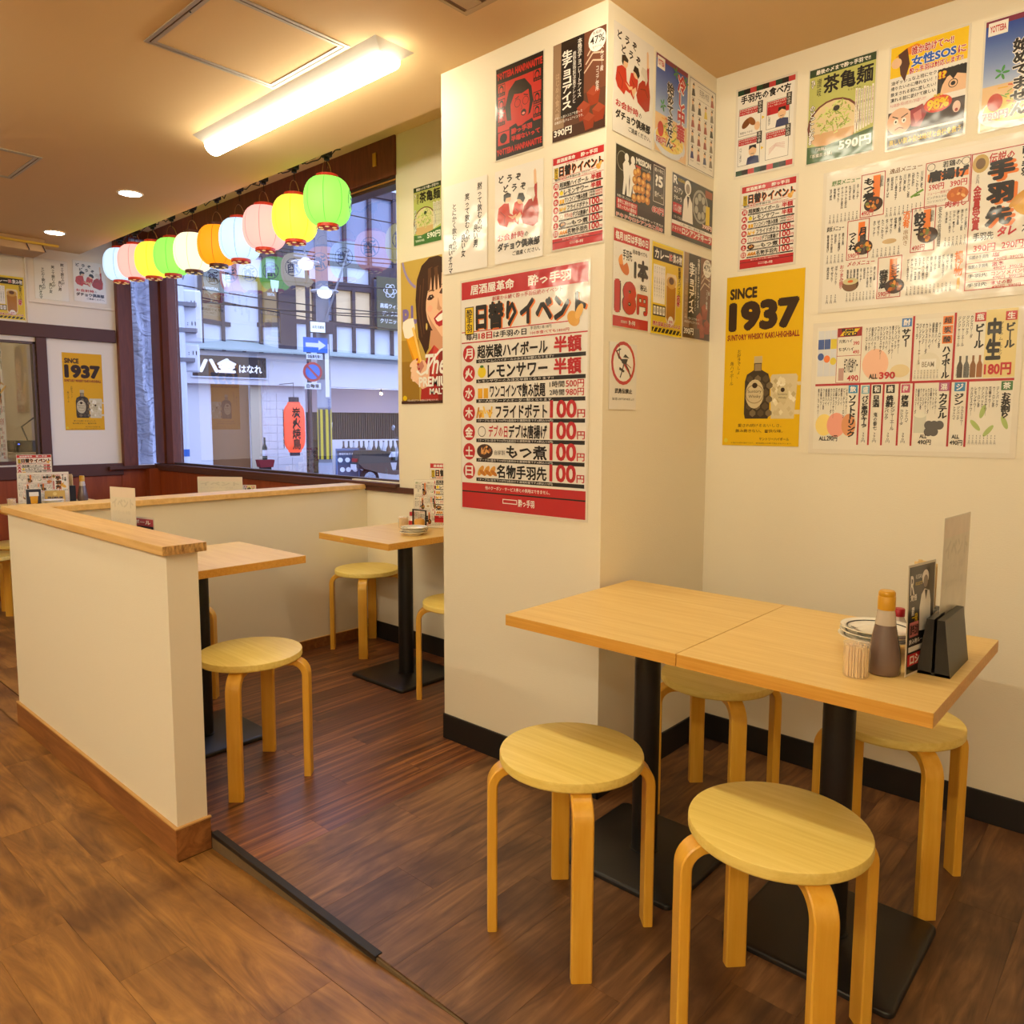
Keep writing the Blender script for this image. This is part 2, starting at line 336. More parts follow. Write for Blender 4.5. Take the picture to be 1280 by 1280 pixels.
def c_douzo(p):
    for i, ch in enumerate('どうぞ'): p.t(ch,8+i*18,6+i*1.0,19+i*18,14+i*1.0,BLK,.04); p.t(ch,18+i*18,17+i*1.0,29+i*18,25+i*1.0,BLK,.04)
    R1=(196,52,34); R2=(170,40,28)
    p.poly([(10,58),(5,52),(8,40),(20,36),(30,37),(32,48),(44,53),(40,58),(30,57),(26,62)],R1,2); p.e(27,32,7,5,SKIN,4); p.poly([(19,33),(19,27),(27,25),(35,28),(34,31),(24,31),(22,36)],BLK,5); p.poly([(28,50),(38,52),(46,50),(46,53),(38,55)],SKIN,4)
    p.poly([(42,58),(38,48),(42,38),(54,36),(60,42),(58,52),(52,54),(50,62)],R1,3); p.e(55,36,7.5,5,SKIN,4); p.poly([(47,35),(51,29),(60,30),(64,36),(60,40),(54,36)],BLK,5); p.poly([(44,54),(54,49),(56,52),(48,60)],SKIN,5)
    p.poly([(60,62),(56,56),(62,44),(72,38),(80,32),(84,22),(88,23),(88,38),(92,50),(90,64),(80,67)],R2,3); p.poly([(82,24),(81,10),(84,8),(86,11),(87,24)],SKIN,4); p.e(74,33,8,5.5,(228,222,210),5); p.poly([(66,32),(70,26),(82,27),(84,36),(80,42),(76,36)],(214,206,192),6)
    p.ln([(66,48),(78,46),(86,52)],.7,BLK,4); p.ln([(12,44),(22,50),(20,58)],.7,BLK,4); p.ln([(44,44),(50,48)],.7,BLK,4)
    p.t('お会計時',6,69,62,76,RED,.03); p.t('の',63,71,71,76,BLK,.01); p.t('ダチョウ倶楽部',6,78,94,87,BLK,.05); p.t('ご遠慮ください。',38,89,95,94,BLK,.02)
def c_redman(p):
    R1=(190,40,34); p.r(0,0,100,100,BLK,2); p.r(4,17,96,84,R1,3)
    p.t('YOTTEBA HANPANAITTE',2,5,98,13,R1,.05,L=4); p.t('YOTTEBA HANPANAITTE',2,89,98,96,R1,.05,L=4)
    p.poly([(24,60),(20,45),(28,28),(42,20),(62,21),(76,32),(80,48),(74,60),(60,64)],BLK,4)
    p.poly([(34,62),(32,44),(40,34),(56,36),(70,34),(73,48),(70,60),(62,68),(48,70)],R1,5); p.poly([(26,76),(30,68),(44,66),(50,72),(64,68),(78,66),(84,74),(84,80),(22,80)],BLK,5)
    for x in (47,64): p.ring(x,45,6.5,.9,BLK,6); 
    p.e(60,57,5.5,3.6,BLK,6); p.e(60,58,3.2,1.4,(230,120,110),7); p.ln([(55,48),(57,52),(54,53)],.8,BLK,6); p.ln([(42,40),(50,38)],1.6,BLK,6); p.ln([(60,38),(69,40)],1.6,BLK,6)
    for (x,y) in ((12,24),(12,40),(12,56),(88,22),(88,46),(88,60)):
        p.r(x-8,y-6,x+8,y+7,BLK,4); p.r(x-7,y-5,x+7,y+3,R1,5); p.e(x,y,5,4.6,BLK,6,n=12); p.e(x,y+.6,3.4,3,R1,7,n=12); p.t('酔手羽',x-6,y+4,x+6,y+6.4,R1,.0,L=5)
    p.r(4,70,96,86,BLK,5); p.r(5,71,30,85,R1,6); p.e(17,78,8,5.4,BLK,7); p.t('酔っ手羽',34,70.5,78,77,R1,.05,L=7); p.t('半端ないって',34,78.5,94,85,R1,.05,L=7)
def c_choco(p):
    p.r(0,0,100,100,(92,58,42),2); p.r(0,0,22,100,(150,122,96),3)
    p.poly([(60,0),(100,0),(100,60),(58,60)],(112,66,46),3)
    for i in range(4): p.ln([(60+i*3,40-i*8),(76,30-i*7),(96,34-i*8)],2.2,(206,182,158),4)
    p.r(16,0,60,78,(28,20,18),5); p.t('生チョコアイス',18,10,38,70,WHT,.04,v=True,L=7); p.t('本格派チョコレートアイス',48,3,56,62,WHT,.01,v=True,L=7); p.t('鹿野屋特製洋菓子レシピ',39,14,45,66,WHT,.0,v=True,L=7); p.t('はじめの食べ時',5,30,13,78,(190,160,130),.01,v=True,L=4)
    for x,y,q in ((60,78,18),(78,66,18),(88,84,17),(70,90,16)):
        p.poly([(x-q*.7,y-q*.3),(x,y-q*.6),(x+q*.7,y-q*.25),(x+q*.5,y+q*.45),(x-q*.4,y+q*.5)],(126+q,44+q//2,26),6); p.poly([(x-q*.7,y-q*.3),(x,y-q*.6),(x+q*.7,y-q*.25),(x,y-.02*q)],(156,66,40),7)
    p.r(0,88,100,100,(66,38,28),5); p.e(84,12,16,None,WHT,8); p.t('乳脂肪',76,3,92,6,BLK,.0,L=9); p.t('47%',71,7.5,97,15,BLK,.01,L=9); p.t('生クリーム',76,17,92,19.5,BLK,.0,L=9)
    p.t('ベルギー産',90,18,96,44,WHT,.0,v=True,L=9); p.t('ココア使用',82,38,88,62,WHT,.0,v=True,L=9)
    p.t('デザート割のココアを使った',4,75,58,78,WHT,.0,L=8); p.t('本格派の生チョコアイスです。',4,79.5,60,82.5,WHT,.0,L=8); p.t('390円',3,88,38,96,WHT,.03,L=8,ol=BLK)
def c_script(p):
    for x,t1,t2,y0 in ((78,'黙って飲むのが','良い男',6),(50,'笑って飲むのが','良い女',14),(20,'とにかく飲むのが','良いオカマ',22)):
        p.t(t1,x,y0,x+11,y0+54,BLK,.02,v=True,sh=.1); p.t(t2,x-9,y0+44,x+1,y0+44+(26 if len(t2)<4 else 34),BLK,.03,v=True,sh=.1)
def c_cold(p):
    n = 36
    for i in range(n):
        f = i/(n-1); p.r(0,i*60/n,100,(i+1)*60/n,(int(24+150*f),int(60+130*f),int(150+70*f)),2)
    p.r(0,60,100,100,(226,190,140),2); p.r(0,0,100,5,(120,40,70),3); p.r(3,2,26,14,WHT,4); p.t('YOTTEBA',5,5,24,11,RED,.03,L=5)
    p.e(46,86,50,16,(214,220,226),3); p.e(46,83,44,13,(236,210,110),4)
    R=random.Random(5)
    for i in range(60):
        x=R.uniform(5,88); y=R.uniform(62,94); p.ln([(x,y),(x+R.uniform(-12,12),y+R.uniform(-5,5))],R.uniform(1.2,2.4),R.choice([(240,216,120),(222,170,60),(120,170,70),(206,90,60),(246,232,170)]),5+i%4)
    p.e(16,76,9,8,(190,60,40),9); 
    for x,y in ((22,50),(60,8),(92,12)):
        for k in range(5): p.e(x+5*cos(k*1.25),y+4*sin(k*1.25),4.5,1.1,(60,140,60),9,n=8,rot=k*1.25)
    p.t('始めてません',33,22,55,92,BLK,.04,v=True,L=12,ol=WHT,olb=.07); p.t('冷し中華',66,7,92,80,RED,.04,v=True,L=12,ol=WHT,olb=.07); p.t('780円',2,84,32,92,RED,.03,L=12,ol=WHT)
def c_grid(p):
    p.frame(1,1,99,99,BLK,.9); p.t('手羽先の作法',36,8,72,16,BLK,.0); p.ln([(30,6),(76,6)],.5,BLK); p.ln([(30,20),(76,20)],.5,BLK)
    R=random.Random(8); cs=[(40,60,110),(30,26,24),(210,170,110),(150,60,50),(220,196,80),(120,110,100)]
    for r in range(5):
        for c in range(4):
            if r==0 and c in (1,2): continue
            x,y=14+c*24,12+r*17.5; k=R.choice(cs)
            p.poly([(x-6,y+8),(x-4,y),(x+3,y-1),(x+7,y+7)],k,2); p.e(x+R.uniform(-2,2),y-3,3.6,3.2,SKIN,3,n=12); p.poly([(x-4,y-4),(x,y-7.5),(x+4,y-4)],BLK,4); p.t('手羽先',x-6,y+9.4,x+6,y+11,BLK,.0)
def c_mission(p):
    p.r(0,0,100,100,(36,28,26),2); p.r(0,78,100,100,(20,14,14),3)
    for x in (20,32): p.e(x,13,4,6,WHT,4,n=14); p.poly([(x-7,24),(x-3,18),(x+4,18),(x+7,26),(x+5,44),(x+5,66),(x+1,66),(x,48),(x-3,66),(x-7,66),(x-5,42)],WHT,4)
    p.ring(12,20,10,.8,(150,150,140),3); p.t('MISSION',38,6,68,15,WHT,.05,L=6); p.r(38,17,48,20,RED,5); p.t('ミッションたこ焼き',50,17,68,20,WHT,.0,L=5)
    R=random.Random(2)
    for i in range(16): x,y=36+i%4*9+R.uniform(-2,2),27+i//4*12+R.uniform(-2,2); p.e(x,y,5,6,(190,120,46),4+i%2,n=14); p.e(x-1,y-1,2.6,3,(228,178,92),6,n=10)
    p.r(74,4,97,58,(62,54,50),4); p.frame(74,4,97,58,WHT,.5,5); p.t('君の中に',76,7,95,13,WHT,.01,L=6); p.t('?5',78,17,94,34,WHT,.04,L=6); p.t('罰ゲーム',77,42,95,50,WHT,.01,L=6)
    p.t('仲間と楽しむロシアン',3,68,36,72,WHT,.0,L=5); p.r(2,73,42,88,RED,5); p.t('激辛たこ焼きが1個だけ',4,74,40,80,WHT,.01,L=7); p.t('当たった人の運命は',4,81,40,87,WHT,.01,L=7)
    p.t('690円',72,64,97,75,RED,.04,L=7,ol=WHT); p.t('最高の時間がやってきた!!',26,88,96,92,WHT,.02,L=6); p.t('ドキドキロシアンたこ焼き',2,93,96,99.4,RED,.03,L=6,ol=WHT)
def c_tequila(p):
    p.r(0,0,100,100,(34,32,30),2); p.t('R',2,3,12,16,WHT,.03); p.t('RUSSIAN',13,5,28,10,YEL,.0); p.t('ロシアン',4,20,24,30,WHT,.02); p.t('テキーラ',4,34,22,42,WHT,.02)
    p.e(36,14,8,12,WHT,4); p.e(36,16,5,8,(150,140,130),5); p.poly([(24,70),(27,36),(33,26),(40,26),(47,36),(50,70)],WHT,4); p.poly([(34,28),(37,48),(40,28)],BLK,5)
    p.e(68,36,20,28,(150,150,146),3); p.e(68,36,17,24,(70,68,66),4)
    for k in range(7): p.e(68+11*cos(k*.9),36+16*sin(k*.9),4.4,6.4,(170,168,160),5,n=14)
    p.r(82,30,92,62,(220,190,40),6); p.r(80,4,98,16,(150,70,50),4)
    p.r(2,46,22,62,RED,4); p.t('ハズレは激辛',3,48,21,60,WHT,.01,L=6); p.t('テキーラをロシアンルーレットで',4,66,50,71,WHT,.0,L=5); p.t('390円',74,62,98,70,WHT,.02,L=7,ol=RED)
    p.r(0,74,100,80,WHT,4); p.t('この一杯に君を見た!!',20,75,80,79,BLK,.01,L=6); p.r(0,80,100,93,RED,4); p.t('ロシアンテキーラ',24,81,98,92,WHT,.04,L=6); p.t('ドキドキ',2,83,22,90,WHT,.01,L=6)
def c_18(p):
    p.r(0,0,100,13,RED,2); p.t('毎月18日は手羽の日',4,2,96,11,WHT,.04,L=4)
    for i in range(9):
        for j in range(8): p.e(6+i*11,20+j*8.5,.7,None,(220,190,170),2,n=6)
    p.e(28,36,17,7,(206,110,44),3,rot=.7); p.e(22,30,10,5,(232,150,70),4,rot=-.6); p.poly([(20,18),(48,14),(54,24),(26,36)],WHT,5); p.t('手羽先',24,19,50,30,BLK,.03,L=7)
    p.t('何本食べても',52,16,94,21,BLK,.02); p.t('1本',56,25,98,48,BLK,.07,L=5); p.t('18',3,51,64,86,RED,.06,L=6,ol=BLK,olb=.03); p.t('円',66,62,98,84,RED,.05,L=6,ol=BLK,olb=.03); p.r(74,50,96,59,WHT,5); p.t('税込',75,51,95,58,BLK,.03,L=7)
    p.r(0,89,100,100,RED,3); p.t('居酒屋革命',22,93,40,96,WHT,.0,L=5); p.t('酔っ手羽',44,92,62,97,WHT,.03,L=5)
def c_curry(p):
    p.r(0,0,100,100,(222,190,50),2); p.frame(0,0,100,100,(240,214,30),2.5,3); p.r(3,5,97,19,(30,24,22),3); p.t('カレー',8,7,52,17,WHT,.03,L=5); p.t('は',54,8,64,16,RED,.04,L=5,ol=WHT); p.t('飲み物',66,7,96,17,WHT,.03,L=5)
    p.r(5,24,42,66,WHT,3)
    for i in range(5): p.t('カレーは飲み物です',8+i*7,26,11+i*7,60,BLK,.0,v=True,L=5)
    p.poly([(46,82),(44,34),(48,30),(76,30),(80,34),(78,82),(72,88),(52,88)],(226,206,160),4); p.poly([(48,80),(47,44),(77,44),(76,80),(70,85),(54,85)],(170,110,30),5); p.e(62,40,15,7,(196,150,70),6); p.e(62,38,8,4,(90,50,26),7)
    p.t('新感覚スパイス飲料',84,20,93,60,BLK,.02,v=True,L=5); p.t('旨辛',80,52,92,66,RED,.04,v=True,L=6,ol=WHT)
    p.r(5,68,45,80,(60,50,40),4)
    for i in range(4): p.r(7+i*9.5,69.5,14+i*9.5,78.5,WHT,5); p.t('辛',8+i*9.5,71,13+i*9.5,77,BLK,.0,L=7)
    p.e(62,84,9,None,WHT,8); p.t('¥390',56,82.5,68,86,RED,.02,L=9); p.t('見た目以上においしいよ',5,86,94,91,RED,.04,L=9,ol=WHT); p.r(3,93,97,98,(30,24,22),4)
    for i in range(8): p.poly([(5+i*12,98),(11+i*12,93),(14+i*12,93),(8+i*12,98)],(240,214,30),5)
def c_nosign(p):
    k=p.W/p.H
    p.e(50,30,44,None,RED,2); p.e(50,30,37,None,WHT,3)
    p.ln([(44,27),(34,22),(34,8)],3,BLK,5); p.ln([(34,24),(24,13),(40,9)],2.5,BLK,5); p.poly([(48,21),(56,16),(72,22)],BLK,5); p.poly([(42,24),(66,23),(60,31),(44,30)],BLK,5); p.ln([(52,30),(44,44),(38,52)],3.5,BLK,5); p.ln([(56,30),(70,40),(76,50)],3.5,BLK,5); p.ln([(60,30),(78,36)],2,(150,60,50),4); p.ln([(34,6),(30,2)],2,BLK,5); p.poly([(36,36),(54,41),(52,44),(34,40)],BLK,5)
    p.ln([(22,12),(78,48)],4,RED,4)
    p.t('武勇伝禁止',20,68,84,76,BLK,.04); p.t('皆に話しかけてはやめましょう',12,82,92,86,BLK,.01)
def c_howto(p):
    for y in (0,94):
        for i in range(9): p.r(i*11.2,y,i*11.2+11.2,y+6,[(20,60,40),(30,26,24),(190,60,60)][i%3],3)
    p.t('手羽先の食べ方',6,7,94,17,BLK,.04,L=6,ol=WHT,olb=.06)
    for n,(x,y) in enumerate(((3,22),(53,22),(3,57),(53,57))):
        p.r(x,y,x+40,y+32,WHT,3); p.frame(x,y,x+40,y+32,(60,50,44),.6,4); p.r(x+1,y+1,x+39,y+8 if n!=1 else y+16,RED,4)
        p.t('まずは手羽先を両手で',x+2,y+1.8,x+36,y+4,WHT,.0,L=6); p.t('つまんで持ちましょう',x+2,y+4.8,x+34,y+7,WHT,.0,L=6)
        p.r(x+34,y-4,x+43,y+10,(60,56,50),5); p.t('其の'+'壱弐参四'[n],x+36,y-3,x+41,y+9,WHT,.0,v=True,L=7)
        if n == 0: p.e(x+14,y+18,10,4,(120,70,30),5,rot=-.8); p.e(x+24,y+17,9,3.4,(140,84,36),6,rot=.9); p.e(x+34,y+24,5,5,SKIN,6); p.t('関節をつかむ',x+3,y+27,x+26,y+30,BLK,.0)
        if n in (1,2): p.poly([(x+16,y+32),(x+18,y+24),(x+26,y+22),(x+38,y+24),(x+39,y+32)],(44,54,96),5); p.e(x+27,y+17,7,6,SKIN,6); p.poly([(x+20,y+15),(x+21,y+10),(x+33,y+10),(x+34,y+15),(x+27,y+12.5)],BLK,7); p.ln([(x+24,y+20),(x+30,y+20)],.8,BLK,8); p.t('口に運び',x+3,y+11,x+7,y+28,BLK,.0,v=True,L=5)
        if n == 3:
            for i in range(4): p.ln([(x+6,y+26-i*2),(x+18,y+18-i),(x+34,y+22-i*2)],.5,(190,110,110),5)
        if n in (0,2): p.poly([(x+42,y+14),(x+47,y+16),(x+42,y+18)],YEL,6)
def c_tea(p):
    p.r(0,0,100,100,(186,188,104),2); p.r(0,0,100,8,(44,66,40),3); p.t('最後の〆まで酔っ手羽で!!',10,1.6,92,6.6,WHT,.03,L=5)
    p.t('ひ',3,11,9,20,WHT,.02,L=5,ol=BLK); p.t('讃岐',12,11,19,30,BLK,.0,v=True,L=4); p.t('茶亀麺',22,10,97,29,BLK,.03,L=5); p.t('ちゃがめん',60,30,80,32.5,BLK,.0)
    p.e(40,62,41,26,(110,56,44),3); p.e(40,61,37,23,(226,206,160),4); p.poly([(6,78),(20,86),(44,88),(70,80),(74,70),(10,70)],(214,170,120),5)
    R=random.Random(6)
    for i in range(90):
        a=R.uniform(0,6.28); q=sqrt(R.random()); x,y=42+28*q*cos(a),56+16*q*sin(a); p.ln([(x,y),(x+R.uniform(-7,7),y+R.uniform(-4,4)),(x+R.uniform(-8,8),y+R.uniform(-4,4))],1.3,R.choice([(196,206,110),(164,180,80),(218,222,142),(140,158,64)]),6+i%5)
    p.e(44,47,5,3,(50,50,40),12); p.t('のどごし抜群',2,38,11,80,WHT,.03,v=True,L=12,ol=BLK)
    for i in range(7): p.r(72+i*4,32+i%3,75+i*4,78-i,(238,232,214),8); p.t('抹茶を練り込んだ香り',72.6+i*4,34,74.4+i*4,72,(150,60,60) if i%3==0 else BLK,.0,v=True,L=10)
    p.poly([(0,82),(30,84),(100,76),(100,100),(0,100)],(58,94,50),9); p.t('「流麺」',14,85,30,88.5,WHT,.01,L=12); p.t('「茶葉茶本舗」',6,91,40,95,WHT,.01,L=12); p.t('590円',50,82,98,93,WHT,.03,L=12)
def c_sos(p):
    p.r(0,0,100,30,(236,196,20),2); p.poly([(6,10),(20,4),(34,2),(50,8),(60,3),(56,12)],(226,130,30),3); p.poly([(10,8),(22,4),(26,20),(20,36),(14,28)],(84,48,34),4); p.e(8,16,7,5,SKIN,4)
    p.t('誰か助けて〜!!',28,4,82,12.5,RED,.03,L=6,ol=WHT); p.t('女性SOS',28,13.5,86,24,(30,90,190),.04,L=6,ol=WHT); p.t('に',88,16,98,23,RED,.03,L=6,ol=WHT); p.t('酔っ手羽は対応します!!',26,24.5,95,30.5,RED,.03,L=6,ol=WHT)
    for i,s in enumerate(('油ギッシュな上司にセクハラされてる！','帰りたいのに帰れない！！','飲まされる前に渡したい！','潰れる前に助けて欲しい')): p.t(s,2,33+i*5.6,98 if i==0 else 62,37+i*5.6,BLK,.02)
    p.t('そんな時は酔っ手羽の女性スタッフがお助けします！',2,55.5,50,59,RED,.0); p.r(64,34,100,58,(40,34,32),3); p.poly([(68,58),(72,44),(84,40),(100,44),(100,58)],SKIN,4); p.poly([(66,34),(100,34),(100,44),(90,40),(84,46),(78,40),(70,50)],BLK,5); p.ring(84,50,6,1,BLK,6); p.e(84,50,3,None,BLK,6); p.t('!?',65,36,75,43,YEL,.05,L=7,ol=RED)
    p.r(0,64,100,86,(50,30,28),3); p.e(16,74,17,13,(226,180,150),4); p.ln([(6,68),(14,71)],1.4,BLK,6); p.ln([(18,71),(27,68)],1.4,BLK,6)
    for x in (11,22): p.e(x,74,3.2,2.6,WHT,6); p.e(x,74,1.2,1.2,BLK,7)
    p.ln([(10,82),(16,80),(22,82)],1.2,(120,50,40),6); p.poly([(30,66),(46,62),(52,72),(44,84),(32,82)],(150,40,50),5); p.poly([(34,70),(44,67),(46,76),(38,80)],(196,100,100),6)
    p.e(66,66,18,8,(210,60,30),6); p.e(66,66,14,6,(240,150,40),7); p.t('98%',52,61,80,71,YEL,.05,L=9,ol=RED); p.t('脅威の',60,56.5,72,59.5,YEL,.02,L=9); p.e(90,72,7,8,(60,40,40),5); p.e(90,73,5,5.5,(226,196,180),6); p.e(90,76,2,1.6,(150,50,50),7)
    p.r(0,88,100,100,(50,42,34),3); p.t('楽しい飲み会は地球と会社を救う',3,91,97,97.4,YEL,.02,L=5)
def c_1937(p):
    D=(60,40,22); p.t('SINCE',5,7,41,13.5,D,.05); p.t('1937',4,15,95,32.5,D,.068); p.t('SUNTORY WHISKY KAKU-HIGHBALL',3,34,96,37.6,(140,50,26),.04)
    p.t('お好きでしょ、',17,43,22,60,D,.0,v=True,sh=.1); p.t('角ハイボール',8,50,13,64,D,.0,v=True,sh=.1)
    x=40.5; B=(66,54,38); Lg=(206,190,150)
    p.poly([(30,84),(28.5,81),(28.5,62),(31,58),(40,55.5),(40,51),(50,51),(50,55.5),(59,58),(61.5,62),(61.5,81),(60,84)],B,3); p.r(40,47.5,50.5,51.5,(196,176,130),4)
    p.r(41,52,49.5,56,(150,130,96),4)
    for i in range(6):
        for j in range(3): y=60+i*4; q=31+j*10.5+(5 if i%2 else 0); p.poly([(q,y),(q+4,y-1.6),(q+8,y),(q+8,y+1.6),(q+4,y+3),(q,y+1.6)],(118,102,74) if (i+j)%2 else (88,74,52),4)
    p.e(42,69.5,12,8.5,Lg,6); p.ring(42,69.5,12,1,(150,130,90),7); p.e(42,64.5,3.5,1.6,D,8); p.t('Suntory',33,67,51,69.3,D,.0,L=8); p.t('Whisky',34,70,50,72.3,D,.0,L=8)
    p.poly([(64,84),(62,60),(64,58.5),(94,58.5),(96,60),(93,84)],(214,200,160),3); p.poly([(95,63),(100,63),(100,65),(96,65)],(222,206,170),3); p.poly([(93,79),(100,79),(100,81.5),(93,81.5)],(222,206,170),3)
    R=random.Random(4)
    for i in range(34): a,b=R.uniform(66,92),R.uniform(61,82); p.poly([(a-3,b),(a,b-1.6),(a+3,b),(a,b+1.8)],R.choice([(232,222,190),(190,172,128),(204,188,146),(240,232,206)]),4+i%3)
    p.e(78,70,7.5,4.8,(206,192,150),8); p.e(78,67.5,2.6,1.3,D,9); p.t('Suntory',72,69.4,84,70.8,D,.0,L=9); p.t('Whisky',73,71.4,83,72.8,D,.0,L=9)
    p.t('愛され続けるおいしさ。',21,87,78,89,D,.0); p.t('飲み飽きない、爽快な味。',18,90.2,80,92.2,D,.0); p.t('サントリーハイボール',50,95,88,96.8,D,.01); p.e(5,97,2.6,1.3,(220,200,60),3); p.t('お酒は20歳を過ぎてから。飲酒運転は法律で禁止されています。',12,98,92,98.8,D,.0)
def c_woman(p):
    p.r(0,0,100,100,(198,166,80),2); p.r(0,55,34,100,(176,138,52),3); p.r(0,70,34,100,(156,118,40),4)
    LV=(150,138,190)
    for i in range(9): a0,a1=1.95+i*.1,1.95+(i+1)*.1; p.ln([(44+42*cos(a0),-8+29*sin(a0)),(44+42*cos(a1),-8+29*sin(a1))],3.6,LV,5)
    p.t('P',3,33,15,45,(128,112,176),.05,L=5); p.t('L',19,31,30,44,(128,112,176),.05,L=5)
    H=(66,40,28); H2=(96,62,40); SK=(236,190,154); SH=(206,150,116)
    p.poly([(40,60),(33,54),(30,42),(28,28),(31,14),(40,5),(54,0.6),(70,0.4),(86,4),(97,16),(99,36),(92,52),(86,58),(80,50),(56,50),(52,62),(46,66)],H,6)
    p.poly([(56,50),(82,50),(86,62),(70,68),(54,60)],SH,7)
    p.poly([(45,30),(47,18),(60,12),(80,12),(90,20),(93,32),(90,44),(84,51),(76,55),(68,54),(58,49),(50,42)],SK,8)
    p.poly([(50,38),(58,49),(68,54),(76,55),(68,50),(58,44)],SH,9)
    p.poly([(30,36),(33,20),(44,8),(60,3),(58,10),(53,20),(48,30),(47,42),(50,52),(46,64),(38,56)],H,11)
    for i,(x0,x1) in enumerate(((50,47),(55,53),(60,60),(66,67),(72,74),(79,82),(86,90))): p.poly([(x0-3,8),(x0+5,7),(x1+1.6,24-abs(i-2)*1.2),(x1-1.2,23)],(H,H2)[i%2],12)
    p.ln([(38,18),(34,36),(40,54)],1.6,H2,13); p.ln([(44,14),(40,34),(44,52)],1.2,H2,13)
    for x,y in ((57,27.6),(79,24.4)):
        p.poly([(x-7,y+1),(x-3,y-1.7),(x+3,y-1.9),(x+6.4,y+.2),(x+1,y+1.7),(x-4,y+1.8)],(90,54,40),14); p.e(x,y,2.6,1.4,(40,24,20),15); p.e(x+.8,y-.5,.7,.4,WHT,16); p.poly([(x-7,y-3.4),(x,y-5.2),(x+7,y-4.6),(x+6,y-3.9),(x,y-4.3)],(110,76,54),14)
    p.poly([(70,28),(73,34),(77,36),(72,37.4),(68,36)],SH,14); p.e(55,35,5,2.2,(240,178,148),9); p.e(87,31,3.6,2.2,(240,178,148),9)
    p.poly([(62,42),(70,39),(78,37),(90,36),(88,42),(80,47),(72,48),(66,46)],(178,44,48),15); p.poly([(65,42.4),(72,40),(86,37.4),(84,41),(76,44),(69,44.6)],(248,240,230),16)
    p.e(49,47,1.6,2.4,(226,196,110),16)
    p.poly([(36,100),(40,78),(50,66),(62,60),(72,64),(84,60),(92,66),(100,70),(100,100)],(168,44,40),9); p.poly([(72,64),(66,76),(70,100),(86,100),(88,70),(84,60)],(130,40,34),10); p.poly([(62,60),(56,74),(60,84),(66,76),(72,64)],(200,70,58),11)
    p.poly([(18,82),(20,72),(28,68),(44,70),(54,76),(52,88),(40,90),(30,86)],(236,190,158),12)
    for i in range(4): p.e(24+i*1.6,71.5+i*3.4,8.5,2.0,(242,202,168),17+i,rot=-.45); p.e(31+i*1.6,69+i*3.4,2,.9,(170,50,60),22,rot=-.45)
    p.poly([(4,47),(24,43),(42,74),(30,79)],(220,146,16),14); p.poly([(9,52),(22,50),(38,74),(33,76)],(240,176,44),15); p.poly([(3,46),(4,42),(14,40),(24,40),(27,46),(26,52),(14,54),(7,53)],(250,242,228),16); p.poly([(21,47),(25,46),(41,73),(39,75)],(250,206,110),17)
    p.poly([(30,74),(40,70),(44,74),(34,80)],(196,130,110),18)
    for pp_ in (([(30,77),(38,80),(48,78),(60,70),(74,64),(90,62)],3.0),): p.ln(pp_[0],pp_[1],WHT,24)
    p.t('The',46,66,84,80,WHT,.02,L=24,sh=.3); p.t('PREMIUM',34,81.5,96,88.5,WHT,.04,L=24); p.t("MALT'S",54,89.5,90,94,WHT,.04,L=24); p.r(0,98,100,100,(70,40,30),24); p.e(7,96,4,1.8,YEL,25); p.t('お酒は20歳を過ぎてから。飲酒運転は法律で禁止されています。',12,97.0,70,98.4,WHT,.0,L=26)

FOODS=['冷奴','枝豆','たこわさ','塩辛','キムチ','ポテトサラダ','だし巻玉子','焼き鳥','ねぎま','つくね','ぼんじり','砂肝','せせり','皮ポン酢','なす一本漬','やみつき胡瓜','フライドポテト','タコの唐揚げ','軟骨唐揚げ','チーズ揚げ','とんぺい焼き','焼きそば','お茶漬け','卵かけご飯','鶏雑炊','梅水晶','いか一夜干し','川海老','ししゃも','ホッケ']
def cols(p, x0, x1, y0, y1, n, seed, price=True, yp=None):
    R=random.Random(seed); w=(x1-x0)/n; ye=yp or y1
    for i in range(n):
        s=R.choice(FOODS); x=x1-(i+1)*w; h=(ye-y0)*.62*min(1,len(s)/7+.25)
        p.t(s,x+w*.2,y0,x+w*.8,y0+h,BLK,.022,v=True,L=3)
        if price: p.t(R.choice(['390円','290円','490円']),x+w*.26,ye-6.6,x+w*.76,ye,BLK,.02,v=True,L=3)
